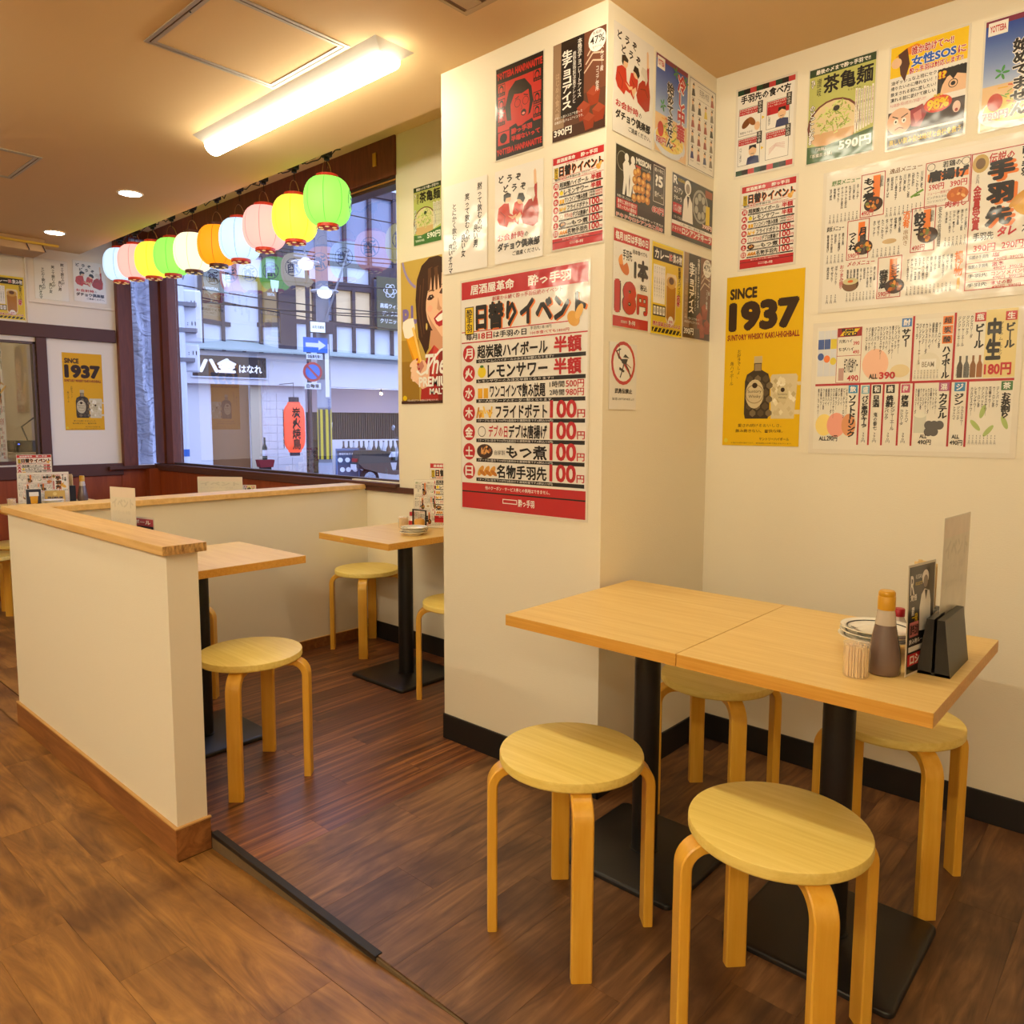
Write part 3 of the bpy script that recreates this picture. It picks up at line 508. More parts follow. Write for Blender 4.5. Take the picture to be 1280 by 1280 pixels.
def c_foodmenu(p):
    R2=(176,40,40)
    p.t('野菜メニュー',2.6,4.6,17,8.4,GRN,.02,sh=.2); p.t('逸品メニュー',31,4.4,46,8,(120,80,40),.02,sh=.2); p.t('鉄板メニュー',1,38,10,42,BLK,.02,sh=.2); p.t('〆のメニュー',12.6,66.4,26,70,R2,.02,sh=.2); p.t('肉刺し',57,34,66,38.6,R2,.03)
    cols(p,1.4,17,10,36,8,1); cols(p,29.6,47,10,38,9,2); cols(p,1,10.6,44,66,5,3); cols(p,24,38,39,66,7,4); cols(p,57,67,41,65,6,5); cols(p,12,27,72,96,9,6); cols(p,1.5,8,68,96,3,7); cols(p,41,62,70,96,12,8)
    p.t('おつまみ盛り',8.6,68,10.8,86,R2,.02,v=True); p.t('酒肴',38.4,36,41.6,48,ORG,.03,v=True); p.t('串焼き',38.8,49,41.2,60,(150,110,50),.0,v=True); p.t('揚げ物',62.4,69,66.2,86,ORG,.04,v=True); p.r(63.8,87,65.2,95,(214,160,60),3); p.t('安全の低温調理',54.2,37,55.8,64,BLK,.01,v=True)
    def bx(x0,y0,x1,y1,big,big2,pr,fx,fy,seed):
        p.frame(x0,y0,x1,y1,R2,.35,6); p.r(x0+(x1-x0)*.5,y0+2,x0+(x1-x0)*.8,y1-12,ORG,2); m=(x0+x1)/2
        if big2: p.t(big,m+.4,y0+6,x1-.9,y1-11,BLK,.05,v=True,L=5); p.t(big2,x0+.9,y0+9,m-.4,y1-7,BLK,.05,v=True,L=5)
        else: p.t(big,x0+1,y0+3,x0+(x1-x0)*.6,y0+(y1-y0)*.62,BLK,.05,v=True,L=5); p.t('自家製',x1-2.6,y0+3,x1-.8,y0+11,BLK,.0,v=True,L=5)
        p.food(fx,fy,4.6,5.4,(60,40,30),[(190,110,40),(220,150,60),(150,80,30),(120,120,50)],12,seed,L=6); p.t(pr,x0+.8,y1-5,x0+6.5,y1-1,RED,.01,L=9)
    bx(17.6,4.6,29.2,35.6,'もつ煮',None,'490円',24,27,11); bx(11.7,36.3,22.6,65.2,'月見','つくね','590円',20,57,12); bx(42.4,35.2,53.2,66,'餃子',None,'490円',50,55,13); bx(27.6,66.3,39,96,'シンジャー','麻婆豆腐','590円',36,88,14)
    p.frame(47.6,5.6,67,36.6,R2,.35,6); p.t('若鶏の',55,6.6,63,11,BLK,.02); p.r(48.6,13.5,66.2,18.5,ORG,2); p.t('唐揚げ',49,11.4,66.4,19.6,BLK,.06,L=5); p.ring(50,9,1.8,.25,BLK); p.ring(64.8,9,1.8,.25,BLK); p.t('590円',49.4,20.6,56,25,RED,.02); p.t('390円',58.6,20.6,65.8,25,RED,.02)
    p.t('ピングタルタル',49,29,57.4,30.8,BLK,.0); p.t('コンソメパンチ',49,31.6,57.4,33.4,BLK,.0); p.t('ジューシー唐揚げ各種',49,26,60,28,R2,.0); p.food(62,30.4,4.6,5,(190,100,40),[(206,120,50),(170,80,30),(230,180,110)],10,15,L=3)
    p.e(14.4,83.4,4.2,5,(120,90,66),3); p.e(14.4,81,3.8,2.4,(206,196,150),4); p.e(14.4,81,1.4,1,(220,110,50),5); p.ln([(41.4,27),(44,25),(47,23)],1.0,(110,150,50),3); p.ln([(43,26.5),(45.6,26)],.8,(90,130,40),4); p.e(32.5,55.4,3.4,1.8,(190,160,110),3)
    p.frame(67.2,5.8,99.4,96.8,R2,.4,6); p.e(71,13,3.4,6,(190,160,90),3); p.e(71,13,2,3.6,(110,80,40),4); p.t('伝説の',74.4,7.6,84.4,14,R2,.03,sh=.1); p.t('金賞受賞',68.6,27,72,57,R2,.04,v=True); p.t('手羽先門',69.4,20,70.8,26,BLK,.0,v=True)
    for i,ch in enumerate('手羽先'): p.t(ch,75.4,13.6+i*15,86.4,27+i*15,ORG,.07,L=3); p.t(ch,74,12.4+i*15,85,25.8+i*15,BLK,.07,L=5)
    p.t('酔っ手羽',87.2,7,90.6,26,BLK,.05,v=True); p.t('名物',91.6,16,96,30,BLK,.05,v=True); p.e(90,46,6,5,(222,170,70),4,rot=.6); p.e(87,40,5,2.4,(206,150,60),5,rot=-.8)
    p.t('手羽先',69.6,58.6,78,64,BLK,.03); p.t('タレ',79.4,56.4,87,63,RED,.05,sh=.2); p.t('スパイス',89,57,98,62,BLK,.03); p.t('390円',70,66.6,79,71.6,RED,.02); p.t('290円',81.4,66.6,90,71.6,RED,.02)
    for i,(s,c) in enumerate((('伝説の手羽先','塩'),('伝説の手羽先','激辛'),('手羽先','コンソメパンチ'),('手羽先','幸せの粉'))):
        y=73+i*6.2; p.ln([(67.6,y-.6),(99,y-.6)],.25,R2,4); p.t(s,68.4,y+.4,76.6,y+3,BLK,.03); p.t(c,78,y,78+len(c)*1.9+1,y+3,R2,.03); p.t('490円  390円',78.6,y+3.2,90,y+5.4,RED,.01)
DR=['ウーロン茶','緑茶ハイ','カシスソーダ','レモンサワー','ピーチウーロン','トマトハイ','巨峰サワー','カルピスサワー','青りんごサワー','ジンバック','コーラ','オレンジ','ジンジャーエール']
def dcols(p,x0,x1,y0,y1,n,seed,pr=None):
    R=random.Random(seed); w=(x1-x0)/n
    for i in range(n):
        s=R.choice(DR); x=x1-(i+1)*w; h=(y1-y0)*min(1,len(s)/8); p.t(s,x+w*.15,y0,x+w*.85,y0+h,BLK,.022,v=True,L=4)
        if pr: p.t('490円',x+w*.25,pr-7,x+w*.75,pr,BLK,.0,v=True,L=4)
def c_drinks(p):
    R2=(172,26,36); p.r(0,46.2,100,48,R2,3)
    for x in (51.4,71.5): p.r(x,-3,x+1.1,46.2,R2,3)
    for x in (24.8,30.7,37.7,45.9,53,71,79.1): p.r(x,48,x+1,96,R2,3)
    p.r(86,-3,100,45.6,(226,206,140),2)
    def hd(ch,x0,y0,bg,s,x1,y1,wide=5): p.r(x0,y0,x0+wide,y0+6.4,bg,4); p.t(ch,x0+.8,y0+.8,x0+wide-.8,y0+5.6,WHT,.03,L=6); p.t(s,x0+.2,y0+8,x0+wide-.4,y1,BLK,.05,v=True,L=5)
    hd('生',94.6,-1,RED,'ビール',0,25); p.t('中生',86.6,3,93.4,33,BLK,.06,v=True,L=5); p.t("プレミアム・モルツ",92.2,6,94,30,BLK,.0,v=True); p.t('180円',86.4,35,98.4,44,RED,.04,L=5)
    hd('瓶',81,-1.6,RED,'ビール',0,24); dcols(p,73,80.6,0,22,4,1,44)
    for i,c in enumerate(((80,70,60),(100,100,96),(130,84,40),(150,90,40))): x=74+i*3; p.poly([(x,45),(x,36),(x+.8,33),(x+.8,29),(x+1.8,29),(x+1.8,33),(x+2.6,36),(x+2.6,45)],c,3)
    for i,ch in enumerate('超炭酸'): p.r(66.2,-1+i*7,71,5.2+i*7,ORG,4); p.t(ch,66.8,-.2+i*7,70.4,4.4+i*7,BLK,.03,L=6)
    p.t('ハイボール',66.6,21.4,70.6,45,BLK,.05,v=True,L=5); dcols(p,53,65.6,3,34,8,2,45); p.e(60,34,6,9,(226,220,200),2); p.r(56,30,64,38,(236,232,220),3); p.t('BEAM',57,32,63,36,(150,140,120),.02,L=4)
    hd('酎',46,-1.8,(60,120,190),'サワー',0,20); dcols(p,27,45.4,3,32,12,3); p.e(33,32,7,12,(240,190,160),2); p.e(46,38,5,5,(226,206,160),2); p.t('ALL',29.9,39.6,34.6,43.6,BLK,.04,L=5); p.t('390',35.4,38.4,43.8,44,RED,.04,L=5)
    p.r(11.6,1.8,25,9,(150,30,30),3); p.poly([(13,8),(16,3),(24,3),(21,8)],YEL,4); p.t('Real',14,2.4,21,5,BLK,.05,L=6); p.t('GOLD',15,5.4,22.6,8.6,BLK,.06,L=6); p.frame(11.6,1.8,25.2,45.8,R2,.25,4); p.t('元気ハイ',12.6,11,20,14,BLK,.02); p.t('390',20.6,13,24,16,RED,.02); p.t('ちびハイ',12.6,17.4,21,20.6,BLK,.02); p.t('490',20.6,20,24,23,RED,.02); p.r(11.6,24,25,24.4,R2,4); p.t('岩下の新生姜サワー',16,26,23.6,38,BLK,.02,v=False); p.t('490',18,40,24.2,44.6,RED,.03); p.r(13,34,16,44,(190,150,140),3)
    for i,c in enumerate(((60,90,160),(230,120,50),(220,200,60))): p.r(.8+i*3.6,3,4.2+i*3.6,40,(214,218,224),3); p.e(2.5+i*3.6,24+i*2,1.8,3,c,4); p.r(.8+i*3.6,10,4.2+i*3.6,18,c if i!=1 else (60,90,160),4)
    hd('飲',19.2,48,(60,140,190),'ソフトドリンク',0,90); dcols(p,1.5,19,50,78,12,4); p.e(6,80,5,9,(240,214,120),2); p.e(13,80,5.4,10,(236,160,140),2); p.e(20,80,4,9,(220,150,100),2); p.t('ALL',3.4,89.6,7.8,93,BLK,.04,L=5); p.t('290円',8,88.6,14,93.4,BLK,.03,L=5)
    for x0,ch,bg,s,y1 in ((26.4,'盛',(120,170,190),'パリピ専用テキーラ',82),(32.4,'和',BLK,'日本酒',66),(39.6,'焼',BLK,'焼酎',66),(47.4,'梅',(190,80,110),'梅酒',66)): hd(ch,x0,48.6,bg,s,0,y1,4.4); p.t('390円',x0+1,86,x0+3,94,BLK,.0,v=True)
    p.t('鬼の番七',33.4,70,35.6,84,BLK,.02,v=True); dcols(p,38.8,45,62,84,2,6); dcols(p,47,52,68,84,2,7)
    hd('混',66,48,(170,90,130),'カクテル',0,75); dcols(p,54.4,65.4,52,78,9,8); p.r(54.6,72,60.6,86,(206,206,190),2); p.e(57.6,72,3,2.4,(230,228,210),3)
    for i in range(5): p.e(62+i%3*2.6,80+i//3*5,2.2,3.4,(90,86,84),3+i%2)
    p.t('ALL',57.8,87,61.4,90,BLK,.04,L=6); p.t('490円',57,91,63.6,95,BLK,.03,L=6)
    hd('ジ',73.4,48.4,(60,130,180),'ジン',0,65); dcols(p,73,78.6,66,82,3,9); p.t('ALL',73.4,87,77,90,BLK,.04,L=6); p.t('490円',72.6,91,78.6,95,BLK,.03,L=6)
    hd('茶',94.6,48.4,(60,110,60),'お茶割り',0,75); dcols(p,80.8,94,52,76,8,10,94)
    for x,y,a in ((84,80,.9),(90,84,2.2),(97,78,1.2),(87,70,1.8)): p.e(x,y,3.6,1.6,(170,190,110),2,rot=a)
# ------------------------------------------------------------------ setting
FL = -.055            # lower floor; the platform top is z = 0
YW = 2.715; YP = 2.005; XPL = -2.138; XPR = -1.395; ZC = 2.54; XL = -6.4
def lowz(x): return FL + (0-FL)*min(1, max(0, (x+2.2)/1.15))
def S(name, mb, mt, parent=None, **k):
    o = mb.build(name, mt, parent, **k)
    if not parent: o['kind'] = 'structure'
    return o
fl = S('floor', MB().box((-3.69, 1.035, -.2), (2.2, YW+.1, -.004)).box((-7.6, -3.1, -.3), (2.2, 1.035, FL-.012)).box((-7.6, 1.0, -.3), (-3.6, YW+.1, FL-.004)), m_under)
R = random.Random(11); cache = {}
def plank(x0, y0, x1, y1, z, mt, along, par=fl, g=.0003):
    L, Wd = (x1-x0, y1-y0) if along == 'x' else (y1-y0, x1-x0)
    key = (round(L, 3), round(Wd, 3), mt.name)
    if key not in cache:
        o = MB().box((-L/2+g, -Wd/2+g, -.004), (L/2-g, Wd/2-g, 0)).build('plank', mt, par); cache[key] = o
    else: o = inst(cache[key], parent=par)
    o.location = ((x0+x1)/2, (y0+y1)/2, z); o.rotation_euler = (0, 0, (0 if along == 'x' else pi/2) + (pi if R.random() < .5 else 0))
    return o
XB = -1.885
# platform: wide worn planks on the right, narrow striped ones in the booth
x = XB; i = 0
while x < 1.6:
    ys = [1.037, [1.52, 1.9, 1.3, 1.7][i % 4], [2.42, 2.8, 2.2, 2.6][i % 4], 2.715]
    ys = [y for y in ys if y <= 2.715] ; ys = sorted(set(ys))
    for a, b in zip(ys, ys[1:]):
        if x < XPR-.02 and a > YP: continue
        plank(x, a, x+.15, b, 0, m_plank, 'y')
    x += .15; i += 1
x = XB-.105; i = 0
while x > -3.6:
    ys = [1.037, [1.28, 1.75, 1.5][i % 3], [2.18, 2.55, 2.35][i % 3], 2.715]
    for a, b in zip(ys, ys[1:]): plank(x, a, x+.105, b, 0, m_plank_w, 'y')
    x -= .105; i += 1
# lower floor planks; their far end slopes up to meet the platform
def lplank(x0, x1, y0, y1, mt, g=.0003):
    n = 1 if x1 < -2.2 or x0 > -1.05 else 4; cx, cy = (x0+x1)/2, (y0+y1)/2; vs = []; fs = []
    for k in range(n+1):
        X = x0+g+(x1-x0-2*g)*k/n; z = lowz(X)
        vs += [(X-cx, y0+g-cy, z-.004), (X-cx, y1-g-cy, z-.004), (X-cx, y1-g-cy, z), (X-cx, y0+g-cy, z)]
    for k in range(n):
        for j in range(4): fs.append((4*k+j, 4*k+(j+1) % 4, 4*k+4+(j+1) % 4, 4*k+4+j))
    fs += [(3,2,1,0), tuple(range(4*n, 4*n+4))]
    o = MB().add(vs, fs).build('plank', mt, fl); o.location = (cx, cy, 0)
lplank(-6.4, -3.7, .925, 1.033, m_plank_l)
for a, b in ((-2.15, -1.0), (-1.0, .3), (.3, 1.6)): lplank(a, b, .929, 1.033, m_plank_l)
y = .928-.16; r = 0
while y > -1.6:
    off = [.28, .85, .5, .1][r % 4]; xs = [-6.4]+[-6.4+off+.95*k for k in range(1, 9)]+[1.6]
    for a, b in zip(xs, xs[1:]):
        if b > a+.05: lplank(a, b, y, y+.16, m_plank_l)
    y -= .16; r += 1
y = 1.04
while y < 2.7:
    for a, b in ((-6.4, -5.5), (-5.5, -4.6), (-4.6, -3.7)): lplank(a, b, y, min(y+.16, 2.714), m_plank_l)
    y += .16
# edge of the platform
S('trim_1', MB().box((-2.145, 1.029, -.012), (-1.34, 1.05, .0025), bev=.001), m_blackbb)
S('trim_2', MB().prism([(-2.145, FL-.004), (-1.05, -.004), (-1.05, -.002), (-2.145, -.006)], 1.031, 1.036), m_conc)
# walls
S('wall_right', MB().box((XPR, YW, 0), (2.2, YW+.12, 2.8)), m_wall)
S('wall_pillar', MB().box((XPL, YP, 0), (XPR, YW, ZC+.26)), m_wall)
wb = MB().box((-3.25, YW, 0), (XPR, YW+.12, 2.85)); wb.box((-3.69, YW, FL-.02), (-3.25, YW+.12, .925)); wb.box((XL-.12, YW, 2.77), (-3.25, YW+.12, 2.95))
S('wall_window', wb, m_wall)
S('wall_behind', MB().box((-7.6, -3.2, -.3), (2.2, -3.05, 2.9)), m_wall)
S('wall_east', MB().box((2.2, -3.2, -.3), (2.32, 2.9, 2.9)), m_wall)
# main ceiling and the raised slot over the window
ce = MB().box((XL-.1, -3.2, ZC), (2.3, 2.2, ZC+.3)).box((XPR-.0, 2.2, ZC), (2.3, YW+.1, ZC+.3)).box((XL-.1, 2.2, 2.79), (XPR, YW+.1, 2.95)).box((XPL-.0, 2.2, ZC), (XPR, YW, ZC+.01))
S('ceiling', ce, m_ceil)
# left end wall
wl = MB().box((XL-.12, -3.2, -.3), (XL, 1.30, 2.85)).box((XL-.12, 1.30, -.3), (XL, 1.864, .963)).box((XL-.12, 1.30, 1.85), (XL, 1.864, 2.85)).box((XL-.12, 1.864, -.3), (XL, 2.548, 2.85)).box((XL-.12, 2.548, -.3), (XL, YW+.12, .905)).box((XL-.12, 2.548, 2.72), (XL, YW+.12, 2.85))
lw = S('wall_left', wl, m_wall_l)
MB().box((XL, -1, 1.886), (XL+.025, 2.43, 1.985), bev=.003).build('rail', m_brown2, lw)
MB().box((XL, 1.864, .93), (XL+.02, 1.935, 1.886), bev=.003).build('rail', m_brown2, lw)
MB().box((XL, -1, .835), (XL+.03, 2.44, .93), bev=.003).build('rail', m_brown2, lw)
MB().box((XL, 1.835, 2.138), (XL+.012, 2.437, 2.152), bev=.002).build('batten', m_wall_l, lw)
MB().box((XL, 1.82, 1.985), (XL+.010, 1.835, 2.54), bev=.002).build('batten', m_wall_l, lw)
for k in range(10):
    y0 = -.9+.37*k; MB().box((XL, y0+.001, FL), (XL+.012, min(y0+.369, 2.62), .835 if k < 9 else .88), bev=.0015).build('veneer_panel', m_ven, lw)
# side window in the left wall
w2 = empty('window_2', (XL, 2.6, 1.8)); w2['kind'] = 'structure'
def W2(nm, a, b, mt, bev=.003): return MB().box((a[0]-XL, a[1]-2.6, a[2]-1.8), (b[0]-XL, b[1]-2.6, b[2]-1.8), bev=bev).build(nm, mt, w2)
W2('frame_post', (XL, 2.44, .905), (XL+.05, 2.552, 2.72), m_brown); W2('frame_head', (XL, 2.44, 2.72), (XL+.05, YW, 2.79), m_brown); W2('sill', (XL, 2.32, .88), (XL+.07, YW, .908), m_brown2)
W2('bead', (XL-.06, 2.548, .905), (XL, 2.556, 2.72), m_alu, 0)
# ---- window_1
m_glass = bpy.data.materials.new('window_glass'); m_glass.use_nodes = True; nt = m_glass.node_tree
for n in list(nt.nodes): nt.nodes.remove(n)
o_ = nt.nodes.new('ShaderNodeOutputMaterial'); mx = nt.nodes.new('ShaderNodeMixShader'); tr = nt.nodes.new('ShaderNodeBsdfTransparent'); gl = nt.nodes.new('ShaderNodeBsdfGlossy'); fr = nt.nodes.new('ShaderNodeFresnel')
gl.inputs['Roughness'].default_value = 0.0; tr.inputs['Color'].default_value = (.93, .96, .97, 1)
nt.nodes.remove(fr); lw_ = nt.nodes.new('ShaderNodeLayerWeight'); lw_.inputs['Blend'].default_value = .5
pw = nt.nodes.new('ShaderNodeMath'); pw.operation = 'POWER'; pw.inputs[1].default_value = 3.0; mm = nt.nodes.new('ShaderNodeMath'); mm.operation = 'MULTIPLY_ADD'; mm.inputs[1].default_value = .8; mm.inputs[2].default_value = .16
nt.links.new(lw_.outputs['Facing'], pw.inputs[0]); nt.links.new(pw.outputs[0], mm.inputs[0])
nt.links.new(mm.outputs[0], mx.inputs[0]); nt.links.new(tr.outputs[0], mx.inputs[1]); nt.links.new(gl.outputs[0], mx.inputs[2]); nt.links.new(mx.outputs[0], o_.inputs[0])
w1 = empty('window_1', (-4.8, YW, 1.75)); w1['kind'] = 'structure'
def W1(nm, a, b, mt, bev=.002): return MB().box((a[0]+4.8, a[1]-YW, a[2]-1.75), (b[0]+4.8, b[1]-YW, b[2]-1.75), bev=bev).build(nm, mt, w1)
W1('head_beam', (XL+.01, YW-.012, 2.585), (-3.25, YW+.10, 2.79), m_brown); W1('head_rail', (XL, YW+.01, 2.545), (-3.25, YW+.09, 2.587), m_alu); W1('head_bead', (XL, YW, 2.562), (-3.25, YW+.012, 2.568), mat('gold_bead', (190,130,60), .4))
W1('corner_post', (XL, YW+.0, .92), (XL+.16, YW+.10, 2.6), m_brown); W1('frame_post', (XL+.16, YW+.02, .92), (XL+.185, YW+.08, 2.6), m_alu); W1('frame_post', (XL+.185, YW+.01, .92), (XL+.30, YW+.10, 2.6), m_brown)
W1('jamb', (-3.256, YW, .92), (-3.249, YW+.10, 2.6), m_white)
W1('sill', (XL+.03, YW-.03, .897), (-3.25, YW+.1, .918), m_brown2); W1('bottom_rail', (XL+.03, YW+.02, .918), (-3.25, YW+.05, .935), m_alu); W1('bottom_rail', (XL+.03, YW+.072, .918), (-3.25, YW+.09, .93), mat('silver_rail', (190,180,175), .3, metal=.5))
MB().add([(XL+5.1, .045, -.82), (-3.252+4.8, .045, -.82), (-3.252+4.8, .045, .80), (XL+5.1, .045, .80)], [(0,1,2,3)]).build('pane', m_glass, w1)
MB().add([(-.06, -.05, -.89), (-.06, .115, -.89), (-.06, .115, .92), (-.06, -.05, .92)], [(0,1,2,3)]).build('pane', m_glass, w2)
W1('latch', (-3.43, YW-.02, 2.66), (-3.40, YW-.012, 2.73), mat('brass_latch', (200,160,60), .3, metal=.8))
# wall under the window outside the booth: veneer panels; inside the booth white with a dark rail
wv = empty('wall_dado', (-5, YW, 0)); wv['kind'] = 'structure'
for k in range(6):
    a = XL+.03+k*.445; MB().box((a+.001+5, -.014, FL), (a+.444+5, 0, .872), bev=.0015).build('veneer_panel', m_ven, wv)
MB().box((XL+5, -.03, .865), (-3.69+5, 0, .9), bev=.003).build('rail', m_brown2, wv)
S('trim_3', MB().box((-3.545, YW-.018, .868), (XPL, YW, .9), bev=.002), m_brown2)
S('trim_4', MB().box((XL+.012, YW-.10, FL), (XL+.10, YW-.014, .88), bev=.002), m_ven)
# baseboards
S('baseboard_right', MB().box((XPR, YW-.008, 0), (2.2, YW, .10), bev=.0015), m_blackbb)
S('baseboard_pillar', MB().box((XPL-.002, YP-.008, 0), (XPR+.008, YP, .10), bev=.0015).box((XPR, YP-.008, 0), (XPR+.008, YW-.008, .10), bev=.0015), m_blackbb)
S('baseboard_window', MB().box((-3.55, YW-.008, 0), (XPL, YW, .10), bev=.0015), m_blackbb)
# partitions
p1 = S('wall_partition_front', MB().box((-3.69, .935, FL), (-2.165, 1.028, .876)), m_wall)
MB().box((-3.705, .915, .876), (-2.145, 1.048, .903), bev=.002).build('cap_board', m_cap, p1)
MB().box((-2.145, .917, .8765), (-2.1435, 1.046, .9025)).build('cap_end', m_capend, p1)
MB().box((-3.70, .927, FL), (-2.1652, .935, .045)).build('baseboard', m_bbwood, p1)
MB().box((-2.165, .927, FL), (-2.157, 1.034, .045)).build('baseboard', m_bbwood, p1)
MB().box((-3.70, .925, .045), (-2.155, .935, .050)).box((-2.165, .935, .045), (-2.155, 1.036, .050)).build('baseboard_lip', m_bblip, p1)
p2 = S('wall_partition_side', MB().box((-3.67, 1.028, FL), (-3.55, YW, .876)), m_wall)
MB().box((-3.70, 1.048, .876), (-3.53, YW-.02, .9025), bev=.002).build('cap_board', m_cap, p2)
MB().box((-3.55, 1.04, 0), (-3.542, YW-.01, .055), bev=.001).build('baseboard', m_bbwood, p2)
MB().box((-3.55, 1.04, .055), (-3.54, YW-.01, .059)).build('baseboard_lip', m_bblip, p2)
# room seen through the hatch window of the left wall
wp = empty('window_3', (XL, 1.58, 1.4)); wp['kind'] = 'structure'
def W3(nm, a, b, mt, bev=0): return MB().box((a[0]-XL, a[1]-1.58, a[2]-1.4), (b[0]-XL, b[1]-1.58, b[2]-1.4), bev=bev).build(nm, mt, wp)
W3('frame', (XL-.06, 1.845, .963), (XL-.0, 1.866, 1.85), m_alu); W3('frame', (XL-.06, 1.30, .945), (XL+.01, 1.866, .967), m_brown2); W3('frame', (XL-.06, 1.30, 1.835), (XL, 1.866, 1.852), m_alu)
MB().add([(-.03, -.28, -.433), (-.03, .265, -.433), (-.03, .265, .436), (-.03, -.28, .436)], [(0,1,2,3)]).build('pane', m_glass, wp)
S('wall_back_room', MB().box((-7.6, .4, .4), (-7.5, 2.3, 2.6)).box((-7.6, 2.3, .4), (-6.52, 2.4, 2.6)).box((-7.6, .3, .4), (-6.52, .4, 2.6)).box((-7.6, .3, 2.6), (-6.52, 2.4, 2.7)).box((-7.6, .3, .3), (-6.52, 2.4, .4)), m_wall_l)
brl = empty('fill_lamp', (-7.0, 1.3, 2.55), label='small flat lamp on the ceiling of the room behind the hatch', cat='lamp')  # unseen lamp added to brighten the room behind the hatch
MB().box((-.1, -.3, 0), (.1, .3, .05), bev=.01).build('housing', m_white, brl)
MB().box((-.09, -.29, -.01), (.09, .29, 0)).build('diffuser', mat('fill_lamp_glow', (255,240,215), .5, emit=(255,236,205), es=7), brl)
t = empty('tinsel_bunch', (-6.75, 1.60, 1.83), label='yellow tinsel bunch hanging behind the hatch window', cat='decoration')
R2 = random.Random(4); m = MB()
for k in range(60): a = R2.uniform(-.09, .09); m.tube([(R2.uniform(-.03, .03), a, .06), (R2.uniform(-.05, .05), a*1.1, -.02), (R2.uniform(-.05, .05), a*.8, R2.uniform(-.12, -.05))], .004, 4)
o = m.build('tinsel', mat('tinsel_yellow', (214, 196, 40), .3), t); o['kind'] = 'stuff'
t = empty('device_box', (-6.95, 1.93, 1.02), label='small dark electronic box with a cable behind the hatch window', cat='device')
MB().box((-.12, -.13, 0), (.12, .13, .09), bev=.006).build('case', m_black, t); MB().tube([(0, .0, .09), (-.02, -.03, .2), (0, .05, .27), (.03, .12, .28)], .006, 6).build('cable', m_black, t)
MB().box((.12, -.1, .06), (.1225, -.09, .068)).build('blue_light', mat('blue_led', (90,120,255), .4, emit=(90,120,255), es=3), t)
t = empty('device_shelf', (-6.95, 1.93, 1.0), label='white shelf under the electronic box behind the hatch window', cat='shelf'); MB().box((-.2, -.2, -.02), (.2, .36, .02), bev=.003).build('shelf_board', m_wall_l, t)
p_ = P(.12, 1.0, (232,226,212)); c_foodmenu(p_); p_.build('menu_strip', m_lam, (-6.62, 1.64, 1.45), rot=(0, 0, radians(80)), label='tall narrow menu strip behind the left part of the hatch window', cat='menu sheet')
# ceiling hatches
m_hfr = mat('hatch_aluminium', (196, 182, 160), .35, metal=.5); m_hdk = mat('hatch_gap', (110, 78, 52), .6)
def hatch(x0, y0, x1, y1, lb):
    t = empty('ceiling_hatch', (x0, y0, ZC), label=lb, cat='hatch')
    W, D = x1-x0, y1-y0; m = MB()
    for a, b in (((0,0),(W,.012)), ((0,D-.012),(W,D)), ((0,.012),(.012,D-.012)), ((W-.012,.012),(W,D-.012))): m.box((a[0], a[1], -.004), (b[0], b[1], .0))
    m.build('outer_frame', m_hfr, t)
    m = MB(); 
    for a, b in (((.012,.012),(W-.012,.017)), ((.012,D-.017),(W-.012,D-.012)), ((.012,.017),(.017,D-.017)), ((W-.017,.017),(W-.012,D-.017))): m.box((a[0], a[1], -.0015), (b[0], b[1], .0))
    m.build('shadow_gap', m_hdk, t)
    m = MB()
    for a, b in (((.017,.017),(W-.017,.03)), ((.017,D-.03),(W-.017,D-.017)), ((.017,.03),(.03,D-.03)), ((W-.03,.03),(W-.017,D-.03))): m.box((a[0], a[1], -.004), (b[0], b[1], .0))
    m.build('door_frame', m_hfr, t)
    MB().box((.03, .03, -.0015), (W-.03, D-.03, 0)).build('door_panel', m_ceil, t)
    MB().lathe([(.003, -.006), (.003, 0)], 10, (.3, .02, 0)).build('lock', m_black, t)
hatch(-2.706, 1.165, -2.215, 1.654, 'square access hatch in the ceiling beside the long ceiling light')
hatch(-4.71, .83, -4.228, 1.31, 'square access hatch in the ceiling at the left edge of the photo')
v = empty('ceiling_vent', (-1.78, 1.2, ZC), label='beige slotted air vent in the ceiling, cut by the top of the photo', cat='vent')
MB().box((0, 0, -.004), (.012, .58, 0)).box((.012, .56, -.004), (.31, .58, 0)).box((.012, .0, -.004), (.31, .02, 0)).box((.298, .02, -.004), (.31, .56, 0)).build('frame', m_grille, v)
MB().box((.012, .02, -.001), (.298, .56, 0)).build('dark_back', m_hdk, v)
for k in range(3): MB().box((.03+k*.09, .02, -.006), (.09+k*.09, .555, -.002), mat=Matrix.Rotation(.0, 4, 'Y')).build('slat', m_grille, v)
# downlights
m_dl = mat('downlight_glow', (255,250,240), .4, emit=(255, 240, 214), es=DOWN)
for (x, y, lb) in ((-4.505, 1.83, 'round recessed downlight nearer the long ceiling light'), (-5.80, 1.845, 'round recessed downlight nearer the left end wall')):
    t = empty('downlight', (x, y, ZC), label=lb, cat='ceiling light', group='recessed downlights')
    MB().lathe([(.058, -.001), (.058, -.005), (.066, -.005), (.069, -.001)], 28, cap=False).build('trim_ring', m_white, t, smooth=40)
    MB().lathe([(.0001, -.0035), (.058, -.0035)], 28, cap=False).build('lens', m_dl, t)
